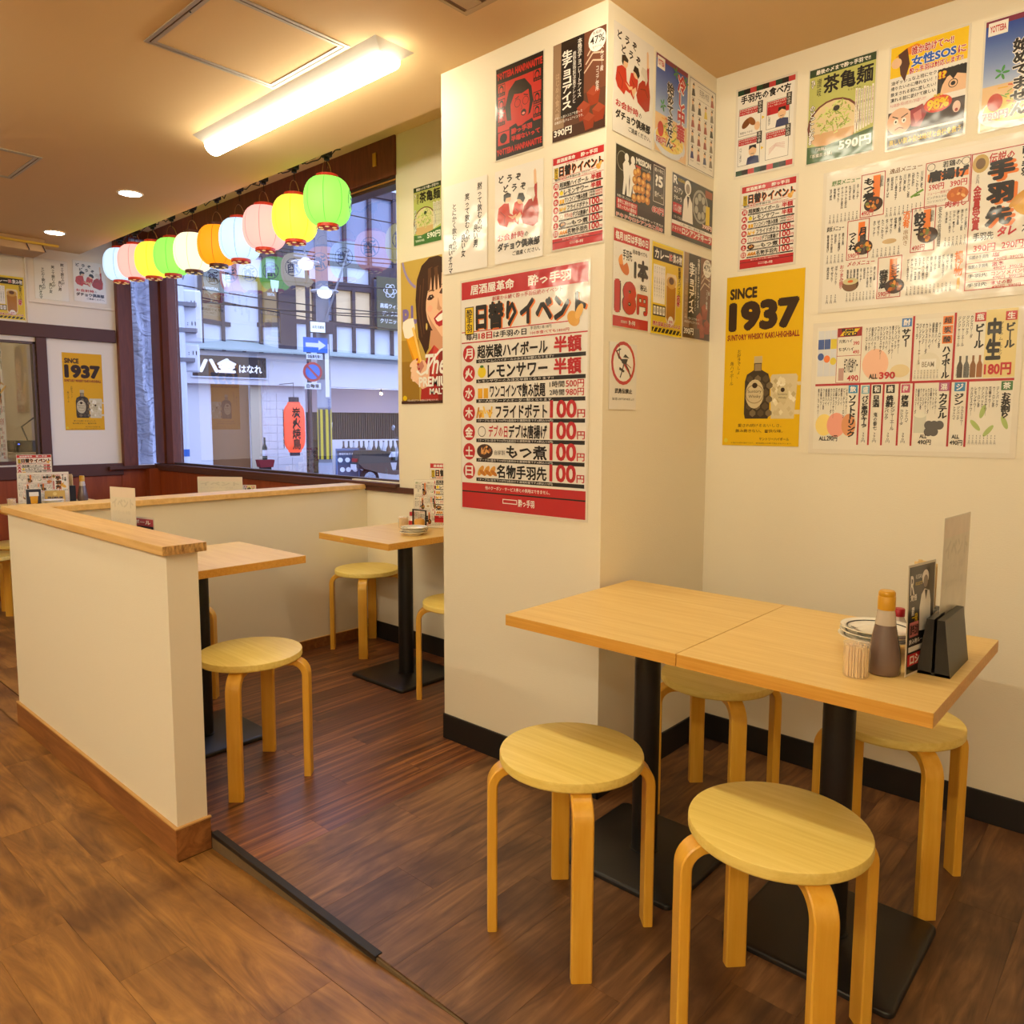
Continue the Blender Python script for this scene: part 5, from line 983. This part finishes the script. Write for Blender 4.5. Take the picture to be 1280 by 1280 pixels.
order = [('green', -3.39, 2.398, m_rimr, 'green paper lantern nearest the pillar, first of the row'), ('yellow', -3.694, 2.365, m_rimr, 'yellow paper lantern between the green and the pink ones near the pillar'), ('pink', -4.008, 2.369, m_rimr, 'pink paper lantern beside the yellow one near the pillar'), ('blue', -4.285, 2.347, m_rimr, 'pale blue paper lantern between the pink and the orange ones'), ('orange', -4.558, 2.354, m_rimb, 'orange paper lantern, the only orange one of the row'), ('white', -4.887, 2.361, m_rimb, 'cream white paper lantern beside the orange one'), ('green', -5.189, 2.376, m_rimr, 'green paper lantern beside the cream white one'), ('yellow', -5.49, 2.397, m_rimr, 'yellow paper lantern between the green and the pink ones at the far end'), ('pink', -5.79, 2.425, m_rimr, 'pink paper lantern, second from the left end of the row'), ('blue', -6.06, 2.440, m_rimr, 'pale blue paper lantern at the left end of the row')]
for c, x, z, rm, lb in order: lantern(c, x, z, rm, lb, proto)
# socket cord
t = empty('lantern_cord', (-4.7, 2.37, 2.6), label='black socket cord the paper lanterns hang from', cat='cord')
pts = []; R = random.Random(3); X = -3.30
base = lambda x: 2.625+.012*cos((x+4.5)*1.1)+.012
while X > -6.2:
    pts.append((X+4.7, R.uniform(-.012, .012), base(X)-2.6+R.uniform(-.012, .022))); X -= .045
MB().tube(pts, .0036, 6).tube([(p[0]+.02, p[1]+.012, p[2]+R.uniform(-.02, .012)) for p in pts[::1]], .003, 6).build('cable', m_cord, t, smooth=60)
sk = None
for c, x, z, rm, lb in order:
    zz = base(x)-2.6
    if sk is None: sk = MB().box((-.026, -.018, -.022), (.026, .018, .014), bev=.004).lathe([(.014, -.036), (.014, -.02)], 14).tube([(0, 0, -.036), (.004, 0, -.08)], .0022, 6).tube([(-.03, 0, .0), (-.05, .01, .03), (-.02, 0, .035)], .0028, 6).build('socket', m_cord, t, loc=(x+4.7, 0, zz))
    else: inst(sk, parent=t, loc=(x+4.7, 0, zz))
for k in range(5):
    x = -3.5-k*.6; o = MB().tube([(x+4.7, 0, base(x)-2.6), (x+4.7, .0, .19)], .0012, 5).build('hanging_wire', GOLD, t)
# ------------------------------------------------------------------ the street outside
GZ = -.15; EA = radians(75); EP = Vector((-14.436, 8.977, 0))
def ext(name, u, off, z, lb=None, cat=None, group=None, rz=0, kind=None):
    eu = Vector((cos(EA), sin(EA), 0)); nn = Vector((sin(EA), -cos(EA), 0)); p = EP+eu*u+nn*off
    return empty(name, (p.x, p.y, z), EA+rz, lb, cat, group, kind)
m_fac = mat('white_render', (226, 226, 230), .7, bump=.1, bscale=40); m_fac2 = mat('grey_white_panel', (214, 220, 232), .5); m_roof = mat('pale_green_roof', (176, 188, 182), .6)
m_dfr = mat('dark_window_frame', (62, 54, 62), .45); m_dgl = mat('dusk_pane', (120, 132, 160), .15, spec=.8, coat=.5); m_warm = mat('lit_blind', (220, 200, 160), .6, emit=(230, 196, 150), es=.32)
m_door = mat('reflection_brown_door', (120, 84, 50), .5, emit=(150,100,50), es=.12); m_dark = mat('dark_opening', (40, 36, 40), .6); m_slat = mat('dark_slat', (56, 48, 48), .6); m_pkw = mat('pink_grey_soffit', (196, 176, 178), .7)  # door's brown and faint glow paint in a reflection of the end wall
m_gs = mat('olive_sign', (84, 86, 60), .5); m_asph = mat('asphalt', (74, 74, 80), .85, bump=.3, bscale=80); m_polec = mat('concrete_pole', (128, 128, 134), .8, bump=.2, bscale=60)
S('ground_street', MB().box((-40, -14, GZ-.1), (-7.72, 40, GZ)).box((-7.72, YW+.2, GZ-.1), (12, 40, GZ)), m_asph)
m_lt = mat('white_letter', (250, 250, 252), .4, emit=(235,240,255), es=.6); m_wlt = mat('pale_letter', (226, 230, 226), .5)
def text3(txt, W, H, parent, loc, mt, b=.03, v=False, name='lettering', th=0):
    a, fs, dz = glyphs(txt, b, v); vs = [((float(p)-.5)*W, -12*float(d), (float(q)-.5)*H) for (p, q), d in zip(a, dz)]
    return MB().add(vs, fs).build(name, mt, parent, loc=loc)
bd = ext('shop_building', 0, 0, GZ, 'white corner building across the street with a pale canopy roof and dark upper windows', 'building')
def B(nm, a, b, mt, bev=0, par=bd): return MB().box((a[0], a[1], a[2]-GZ), (b[0], b[1], b[2]-GZ), bev=bev).build(nm, mt, par)
B('wall', (-2.6, 0, GZ), (-1.58, .3, 2.05), m_fac); B('wall', (-.80, 0, GZ), (.38, .3, 2.05), m_fac); B('fascia', (-2.6, -.25, 2.04), (4.6, .0, 2.70), m_fac)
B('door', (-1.58, .12, GZ), (-.80, .16, 2.05), m_door); B('side_wall', (-4.6, -.0, GZ), (-2.6, .3, 3.4), m_fac2)
B('door_post', (-.80, -.03, GZ), (-.58, .0, 2.04), mat('cream_post', (214, 204, 176), .6)); B('doorstep', (-1.9, -.4, GZ), (-.9, .0, GZ+.35), m_dark)
# block courses on the plastered pier
blk = None
for r in range(12):
    for k in range(3):
        x0 = -.56+k*.31+(.0 if r % 2 else -.0); z0 = r*.17
        if blk is None: blk = MB().box((0, -.012, 0), (.3, 0, .162), bev=.004).build('block', m_fac, bd, loc=(x0, -.001, z0))
        else: inst(blk, parent=bd, loc=(x0, -.001, z0))
rf = MB().add([(-2.75,-.55,2.70-GZ),(4.6,-.55,2.66-GZ),(4.6,.12,2.80-GZ),(-.15,.12,2.86-GZ),(-.75,.62,3.06-GZ),(-1.72,.02,2.84-GZ),(-2.75,.02,2.82-GZ),(-2.75,-.55,2.73-GZ),(4.6,-.55,2.70-GZ)], [(7,8,3,4),(8,2,3),(7,4,5),(7,5,6),(0,1,8,7)]); rf.build('canopy_roof', m_roof, bd)
# upper floor: lower white panels, dark posts, panes
def upper(u0, u1, n, za, zb, zc, y0, y1, kinds, gl):
    for i in range(n):
        a, b = u0+(u1-u0)*i/n, u0+(u1-u0)*(i+1)/n; ya, yb = y0+(y1-y0)*i/n, y0+(y1-y0)*(i+1)/n
        def Q(nm, z0, z1, mt, d): 
            return MB().add([(a,ya-d,z0-GZ),(b,yb-d,z0-GZ),(b,yb-d,z1-GZ),(a,ya-d,z1-GZ),(a,ya+.1,z0-GZ),(b,yb+.1,z0-GZ),(b,yb+.1,z1-GZ),(a,ya+.1,z1-GZ)], [(0,1,2,3),(7,6,5,4),(0,4,5,1),(1,5,6,2),(2,6,7,3),(3,7,4,0)]).build(nm, mt, bd)
        Q('spandrel_panel', za, zb, m_fac2, .0); Q('window_pane', zb+.05, zc, kinds[i % len(kinds)], -.04); Q('sill_rail', zb-.02, zb+.07, m_dfr, .06); Q('head_rail', zc-.05, zc+.12, m_dfr, .06)
        MB().box((a-.035, ya-.07, za-GZ), (a+.035, ya+.05, zc-GZ+.1)).build('mullion', m_dfr, bd)
m_dent = mat('dental_poster', (150, 128, 90), .5, emit=(150,120,80), es=.2)
upper(-1.72, -.75, 2, 2.7, 3.28, 4.25, .0, .6, [m_dent, m_dgl], 0); upper(-.75, -.15, 2, 2.7, 3.32, 4.3, .6, .1, [m_dgl, m_dent], 0)
B('dark_column', (-.15, -.0, 2.75), (.2, .3, 5.4), m_dfr); upper(.2, 2.0, 4, 2.6, 3.42, 4.25, .1, .1, [m_warm, m_dgl, m_warm, m_warm], 0); upper(2.0, 4.4, 5, 2.6, 3.42, 4.6, .1, .1, [m_dgl], 0)
upper(-1.0, 4.4, 9, 4.3, 4.75, 6.4, .18, .18, [m_dgl], 0); B('upper_wall', (-4.6, .35, 3.0), (4.6, .7, 8.5), m_fac2)
for u, w_ in ((-1.5, .3), (-.3, .16)): text3('DENTAL', w_, .06, bd, (u, -.0, 3.95-GZ), m_wlt); 
for u in (-1.2, -.22):
    MB().prism([(-.09, .12), (.09, .12), (.08, -.02), (.05, -.14), (.02, -.14), (.0, -.04), (-.02, -.14), (-.05, -.14), (-.08, -.02)], -.006, 0).build('tooth_emblem', mat('tooth_white', (214,232,232), .5), bd, loc=(u, .0, 4.15-GZ))
t = ext('clinic_sign', 2.35, .12, 3.95, 'olive clinic sign with a white knot emblem, upper right through the window', 'sign')
MB().box((-.32, -.03, -.58), (.32, .0, .60), bev=.005).build('sign_panel', m_gs, t)
m = MB()
for k in range(3):
    pts = [(.16*cos(a)*cos(k*pi/3)-.075*sin(a)*sin(k*pi/3), -.036, .30+.16*cos(a)*sin(k*pi/3)+.075*sin(a)*cos(k*pi/3)) for a in [2*pi*i/28 for i in range(29)]]; m.tube(pts, .009, 5, cap=False)
m.build('knot_emblem', m_wlt, t)
for i, s in enumerate(('高橋ウィズ', 'デンタル', 'クリニック')): text3(s, .5 if i != 1 else .40, .11, t, (0, -.034, -.04-i*.17), m_wlt)
t = ext('shop_sign', -1.25, .27, 2.39, 'black shop sign with white brush lettering across the street', 'sign')
MB().box((-.72, -.04, -.205), (.72, .0, .205), bev=.004).build('sign_panel', mat('black_sign', (44, 36, 36), .4), t); MB().box((-.75, -.03, -.235), (.75, .0, .235)).build('sign_frame', m_fac2, t)
text3('八金', .72, .30, t, (-.24, -.044, .01), m_lt, .07); text3('はなれ', .46, .17, t, (.40, -.044, -.04), m_lt, .03)
# interior front of the restaurant to the right
B('soffit_wall', (.38, .35, 1.50), (4.6, .5, 2.05), m_pkw); B('back_wall', (.38, .6, GZ), (4.6, .8, 2.0), m_dark); B('wainscot', (.9, .3, GZ), (4.6, .4, .88), m_fac)
sl = None
for k in range(62):
    if sl is None: sl = MB().box((0, -.02, 0), (.036, .02, .64)).build('slat', m_slat, bd, loc=(.4+k*.055, .42, .88-GZ))
    else: inst(sl, parent=bd, loc=(.4+k*.055, .42, .88-GZ))
t = ext('spot_lamp', 2.12, .1, 1.93, 'small bright spot lamp under the fascia across the street', 'lamp'); MB().lathe([(.001, -.03), (.03, -.02), (.034, 0), (.02, .03), (.001, .035)], 12, cap=False).build('bulb', mat('spot_glow', (255,240,200), .5, emit=(255, 226, 170), es=30), t, smooth=60)
MB().box((-.01, -.01, .03), (.01, .01, .12)).build('stem', m_dfr, t)
# the big red lantern
m_rl = mat('red_lantern_paper', (220, 70, 50), .6, emit=(255, 90, 56), es=1.0)
t = ext('red_lantern', -.25, 1.2, 1.17, 'tall red lantern with black characters hanging across the street', 'lantern')
prof = [(.12, -.50)]+[(.21*(1-abs(u)**5)**.5*1.0+.012*(i % 2)*0+.0 if abs(u) < .98 else .12, .5*u) for i, u in enumerate([-0.97+1.94*k/30 for k in range(31)])]+[(.12, .50)]
prof = [(max(r, .12)+(.004 if i % 2 else 0), z) for i, (r, z) in enumerate(prof)]
MB().lathe(prof, 32, cap=False).build('shade', m_rl, t, smooth=60); MB().lathe([(.10, .5), (.10, .60)], 24).build('top_rim', m_dfr, t, smooth=40); MB().lathe([(.10, -.57), (.10, -.5)], 24).build('bottom_rim', m_dfr, t, smooth=40)
MB().tube([(0, 0, .6), (0, 0, .88), (0, 1.2, .9)], .008, 6).build('hanger', m_dfr, t)
def oncyl(txt, a0, parent, z0, hgt, wd):
    a, fs, dz = glyphs(txt, .03, True); vs = []
    for (p, q), d in zip(a, dz): th = a0+(float(p)-.5)*wd/.215; rr = .219+12*float(d); vs.append((rr*cos(th), rr*sin(th), z0+(float(q)-.5)*hgt))
    MB().add(vs, fs).build('lettering', m_bk, parent)
oncyl('炭火焼鳥', radians(-95), t, -.02, .84, .17); oncyl('自家製肉', radians(-188), t, -.02, .80, .15)
# utility pole, signs and lamps
t = ext('utility_pole', -.43, 3.5, GZ, 'grey utility pole with a yellow and black striped band, seen through the window', 'pole')
MB().lathe([(.118, 0), (.10, 5.5), (.09, 7.5)], 24, cap=True).build('shaft', m_polec, t, smooth=40)
MB().lathe([(.121, .0), (.121, .72)], 24, cap=False).lathe([(.121, 1.67), (.118, 2.15)], 24, cap=False).build('paper_wrap', mat('grey_wrap', (164, 168, 180), .5), t, smooth=60)
seg = [i % 2 for i in range(16)]; MB().lathe([(.124, .78), (.123, 1.64)], cap=False, angs=[2*pi*i/16+.2 for i in range(16)], segm=seg).build('striped_band', [mat('stripe_black', (50, 48, 44), .5), mat('stripe_yellow', (206, 186, 40), .5)], t, smooth=60)
MB().box((-.02, -.135, 1.85), (.05, -.122, 2.75)).build('white_plate', m_white, t); text3('此花南公', .05, .26, t, (.04, -.137, 1.7), mat('blue_letter', (50, 80, 150), .5), .0, True)
m_sb = mat('sign_blue', (52, 110, 196), .45); m_sr = mat('sign_red', (176, 50, 46), .45); m_sw = mat('sign_white', (222, 226, 236), .45)
MB().tube([(0, 0, 5.2), (.55, -.25, 5.6)], .03, 6).tube([(-.0, -.1, 3.1), (.38, -.3, 4.35)], .018, 6).build('bracing', m_polec, t)
t = ext('one_way_sign', -.62, 3.66, 2.57, 'blue one-way arrow sign on the utility pole', 'sign'); MB().box((-.21, -.006, -.125), (.21, .006, .125)).build('plate', m_sb, t)
MB().prism([(-.17, -.035), (.05, -.035), (.05, -.085), (.18, 0), (.05, .085), (.05, .035), (-.17, .035)], -.009, -.006).build('arrow', m_sw, t); MB().box((-.16, -.006, -.24), (.12, .006, -.145)).build('sub_plate', m_sw, t); text3('自転車を除く', .24, .06, t, (-.02, -.0075, -.192), m_bk, .02)
MB().tube([(0, .0, 0), (.25, .1, 0)], .012, 6).build('bracket', m_dfr, t)
t = ext('no_parking_sign', -.68, 3.66, 2.12, 'round red and blue no parking sign below the arrow sign', 'sign')
RX = Matrix.Rotation(pi/2, 4, 'X'); MB().lathe([(.001, 0), (.165, 0), (.165, .008), (.001, .008)], 32, cap=False, mat=RX).build('red_disc', m_sr, t, smooth=30); MB().lathe([(.001, .008), (.125, .008), (.125, .011), (.001, .011)], 32, cap=False, mat=RX).build('blue_disc', m_sb, t, smooth=30)
MB().prism([(-.10, .078), (-.078, .10), (.10, -.078), (.078, -.10)], -.0135, -.011).build('slash', m_sr, t); MB().box((-.14, -.006, -.29), (.14, .006, -.185)).build('sub_plate', m_sw, t); text3('自動車', .22, .07, t, (0, -.0075, -.238), m_bk, .02)
MB().tube([(0, .02, 0), (.25, .1, 0)], .012, 6).build('bracket', m_dfr, t)
t = ext('street_name_sign', -.58, 3.7, 2.86, 'small white lit street name box on the utility pole', 'sign'); MB().box((-.14, -.05, -.09), (.26, .05, .10), bev=.004).build('box', m_dfr, t); MB().box((-.15, -.06, -.085), (.10, -.05, .085)).build('face', mat('lit_sign_face', (226, 236, 234), .5, emit=(226,240,236), es=.5), t); text3('此花 四貫島', .20, .05, t, (-.02, -.062, .0), m_bk, .01)
m_sl = mat('street_lamp_glow', (240, 246, 255), .5, emit=(240, 246, 255), es=3.0)
t = ext('street_lamp', -.42, 3.6, 3.48, 'white saucer street lamp on the utility pole', 'street lamp')
MB().lathe([(.001, .09), (.05, .085), (.10, .035), (.235, .012), (.235, .0), (.11, .012)], 28, cap=False).build('saucer', m_sw, t, smooth=50); MB().lathe([(.12, .01), (.125, -.02), (.10, -.075), (.05, -.105), (.001, -.11)], 28, cap=False).build('globe', m_sl, t, smooth=60); MB().tube([(0, 0, .09), (0, .05, .25), (0, .1, .25)], .015, 6).build('arm', m_polec, t)
copy_tree(t, (t.location.x-.30*cos(EA), t.location.y-.32*sin(EA), 3.92), EA, 'white saucer street lamp higher on the left of the first')
t = ext('sign_post', .08, 1.2, GZ, 'thin dark post beside the red lantern', 'post'); MB().lathe([(.045, 0), (.045, 4.6)], 14).build('shaft', m_dfr, t, smooth=40)
# A-boards, scooter, bottles
m_bd = mat('menu_board', (50, 62, 92), .4); m_bfr = mat('board_frame', (90, 116, 160), .45)
def aboard(u, off, lb, fr):
    t = ext('a_board', u, off, GZ, lb, 'a-board', 'a-boards on the pavement', rz=-.25)
    for s, nm in ((1, 'front_panel'), (-1, 'rear_panel')):
        m = Matrix.Rotation(-.2*s, 4, 'X'); m.translation = Vector((0, -.16*s, 0))
        MB().box((-.21, -.012, .02), (.21, .012, .86), mat=m).build(nm, m_bd, t)
        MB().box((-.235, -.016, 0), (-.21, .016, .9), mat=m).box((.21, -.016, 0), (.235, .016, .9), mat=m).box((-.21, -.016, .86), (.21, .016, .9), mat=m).box((-.21, -.016, .10), (.21, .016, .13), mat=m).build('frame', fr, t)
    Rr = random.Random(5); mm = Matrix.Rotation(-.2, 4, 'X'); mm.translation = Vector((0, -.16, 0)); m = MB()
    for k in range(9): x, z = -.13+(k % 3)*.13+Rr.uniform(-.02, .02), .26+(k//3)*.2; m.lathe([(.001, .0135), (.052, .0135)], 10, cap=False, mat=mm @ Matrix.Translation((x, 0, z)) @ Matrix.Rotation(pi/2, 4, 'X'))
    m.build('dish_pictures', m_sw, t); tx = text3('本日のおすすめ', .34, .07, t, (0, -.0, 0), m_sw, .02); tx.matrix_local = mm @ Matrix.Translation((0, -.014, .80))
aboard(.78, 1.4, 'blue framed menu board on the pavement, nearer the pole', m_bfr); aboard(1.10, 1.0, 'dark menu board behind the blue framed one', m_dfr)
t = ext('leaning_board', -.16, 2.7, GZ, 'white board seen edge-on leaning beside the utility pole', 'board'); MB().prism([(-.09, 0), (-.05, 0), (.09, 1.42), (.05, 1.42)], -.2, .2).build('panel', m_sw, t)
m_bot = [mat('bottle_brown', (60, 36, 28), .3), mat('bottle_green', (34, 50, 40), .3), mat('bottle_pale', (170, 176, 186), .3)]
bt = {}
Rb = random.Random(9)
for k in range(17):
    q = k % 3; u = 1.0+k*.117+Rb.uniform(-.005, .005); t = ext('sake_bottle', u, .62, .42, None, 'bottle'); tag(t, '%s %s sake bottle from the left on the shelf across the street' % (('first', 'second', 'third', 'fourth', 'fifth', 'sixth')[k//3], ('brown', 'green', 'pale')[q]), 'bottle', 'sake bottles across the street')
    if q not in bt: bt[q] = (MB().lathe([(.052, 0), (.052, .26), (.02, .34), (.018, .42)], 14).build('glass', m_bot[q], t, smooth=50), MB().lathe([(.0525, .08), (.0525, .2)], 14, cap=False).build('paper_label', m_sw, t, smooth=50), MB().lathe([(.02, .42), (.02, .45)], 10).build('stopper', m_dfr, t))
    else: [inst(o, parent=t) for o in bt[q]]
t = ext('bottle_shelf', 1.9, .62, .34, 'low dark shelf carrying the row of bottles', 'shelf'); MB().box((-1.05, -.12, .04), (1.1, .1, .08)).build('shelf_board', m_dfr, t); MB().box((-1.0, -.1, -.49), (-.96, .1, .04)).box((1.0, -.1, -.49), (1.04, .1, .04)).build('uprights', m_dfr, t)
t = ext('wine_bottle', -.66, .5, .50, 'dark bottle standing on a red stand by the door', 'bottle'); MB().lathe([(.05, 0), (.05, .25), (.02, .33), (.02, .46)], 14).build('glass', m_bot[1], t, smooth=50); MB().lathe([(.0508, .08), (.0508, .2)], 14, cap=False).build('paper_label', m_sw, t)
t = ext('red_stand', -.66, .5, GZ, 'red stand with a dark cloth by the door', 'stand'); MB().prism([(-.13, .5), (.13, .5), (.16, .65), (-.16, .65)], -.14, .14).build('red_top', mat('red_cloth', (130, 30, 40), .7), t); MB().box((-.1, -.1, 0), (.1, .1, .5)).build('pedestal', m_dark, t)
# scooter, seen from its rear quarter
m_sc = mat('scooter_brown', (80, 68, 56), .3, coat=.5); m_tyre = mat('tyre', (28, 28, 30), .7); m_chr = mat('chrome', (190, 196, 206), .2, metal=.9)
t = ext('scooter', 1.60, 1.6, GZ, 'dark scooter parked in front of the bottles across the street', 'scooter', rz=.15)
RY = Matrix.Rotation(pi/2, 4, 'X')
def wheel(x): return MB().lathe([(.14, -.04), (.19, -.045), (.215, 0), (.19, .045), (.14, .04)], 28, cap=False, mat=Matrix.Translation((x, 0, .215)) @ RY).build('wheel', m_tyre, t, smooth=50)
for x in (-.42, .5):
    wheel(x); MB().lathe([(.01, -.03), (.14, -.03), (.14, .03), (.01, .03)], 20, cap=False, mat=Matrix.Translation((x, 0, .215)) @ RY).build('hub', m_chr, t, smooth=40)
MB().prism([(-.72, .52), (-.60, .42), (-.30, .34), (.10, .28), (.30, .30), (.34, .36), (.02, .36), (-.06, .62), (-.70, .66)], -.13, .13).build('rear_body', m_sc, t)
MB().prism([(-.70, .66), (-.06, .62), (.0, .70), (-.25, .74), (-.66, .74)], -.12, .12).build('seat', m_bk, t)
MB().prism([(.26, .30), (.36, .30), (.44, .78), (.36, .92), (.28, .90), (.34, .70)], -.15, .15).build('leg_shield', m_sc, t); MB().prism([(.40, .30), (.62, .40), (.66, .50), (.50, .52), (.38, .46)], -.07, .07).build('front_fender', m_sc, t)
MB().tube([(.36, -.3, .95), (.38, -.12, .93), (.38, .12, .93), (.36, .3, .95)], .018, 8).tube([(.38, 0, .92), (.5, 0, .22)], .025, 8).build('handlebar', m_dfr, t)
for s in (-1, 1):
    MB().tube([(.36, s*.26, .96), (.33, s*.3, 1.10)], .008, 6).build('mirror_stem', m_dfr, t); MB().lathe([(.001, -.008), (.05, -.008), (.055, 0), (.05, .008), (.001, .008)], 16, cap=False, mat=Matrix.Translation((.33, s*.31, 1.14)) @ Matrix.Rotation(pi/2, 4, 'Y')).build('mirror', m_chr, t, smooth=40)
MB().box((-.76, -.09, .40), (-.745, .09, .50)).build('number_plate', m_sw, t); MB().box((-.74, -.08, .54), (-.70, .08, .60)).build('tail_light', m_sr, t)
t.scale = (1.1, 1.1, 1.15)
# left: white pole with meter boxes, plastic sheet beyond the side window
t = ext('white_pole', -3.14, 6, GZ, 'white pole with rounded meter boxes left outside the window', 'pole')
MB().lathe([(.042, 0), (.042, 3.1)], 18).build('shaft', m_sw, t, smooth=40); MB().lathe([(.0435, .98), (.0435, 1.07)], 18, cap=False).build('blue_tape', m_sb, t, smooth=40)
for k, (z0, z1, x1) in enumerate(((2.42, 3.08, .26), (2.05, 2.4, .22))):
    MB().box((-.02, .05, z0), (x1, .12, z1), bev=.02).build('meter_box', m_sw, t)
    for q in range(2 if k == 0 else 1): MB().box((-.05, -.05, z0+.12+q*.32), (x1-.08, .05, z0+.17+q*.32)).build('bracket', m_polec, t); text3(': 11', .10, .05, t, (.13, .046, z0+.24+q*.26), m_bk, .02)
MB().tube([(-.09, -.05, 3.42), (.03, -.05, 3.18), (.12, -.05, 3.5)], .012, 6).build('v_bracket', m_polec, t)
m_sheet = mat('plastic_sheet', (188, 194, 214), .35, spec=.6); nt = m_sheet.node_tree; N = nt.nodes
tc = N.new('ShaderNodeTexCoord'); mp = N.new('ShaderNodeMapping'); mp.inputs['Scale'].default_value = (1, 1, 5); mp.inputs['Rotation'].default_value = (.6, 0, 0); nz = N.new('ShaderNodeTexNoise'); nz.inputs['Scale'].default_value = 3.0; nz.inputs['Distortion'].default_value = 1.0; bp = N.new('ShaderNodeBump'); bp.inputs['Strength'].default_value = .9; bp.inputs['Distance'].default_value = .06
nt.links.new(tc.outputs['Object'], mp.inputs[0]); nt.links.new(mp.outputs[0], nz.inputs['Vector']); nt.links.new(nz.outputs['Fac'], bp.inputs['Height']); nt.links.new(bp.outputs[0], N['Principled BSDF'].inputs['Normal'])
R = random.Random(7); m = MB(); ny, nz_ = 22, 16; vs = []
for j in range(nz_):
    for i in range(ny): vs.append((.05*sin(i*1.3+j*.7)+.03*sin(j*2.1), i*.13, j*.22))
m.add(vs, [(j*ny+i, j*ny+i+1, (j+1)*ny+i+1, (j+1)*ny+i) for j in range(nz_-1) for i in range(ny-1)])
o = m.build('plastic_sheet', m_sheet, smooth=80, loc=(-6.86, 2.45, GZ)); o.scale = (1, .25, 1); tag(o, 'pale plastic sheeting hanging outside the narrow side window', 'sheet')
# overhead wires
t = ext('overhead_wires', 0, 2.6, 4.4, 'black overhead wires crossing the street', 'wires', kind=None)
R = random.Random(12)
for k in range(9):
    z0 = R.uniform(-1.2, 1.6); dz = R.uniform(-.5, .5); y0 = R.uniform(-.5, .8); pts = [(-4+9*i/14, y0, z0+dz*i/14-.25*sin(pi*i/14)) for i in range(15)]; MB().tube(pts, .011, 5).build('wire', m_dark, t)
# far backdrop building on the right of the street
t = ext('grey_building', 7.5, 1.0, GZ, 'grey building further along the street', 'building'); MB().box((-2.8, 0, 0), (4, 3, 9)).build('wall', m_fac2, t)
for k in range(6): MB().box((-2.4+(k % 3)*1.6, -.03, 3+(k//3)*2.5), (-1.4+(k % 3)*1.6, 0, 4.5+(k//3)*2.5)).build('window', m_dgl, t)
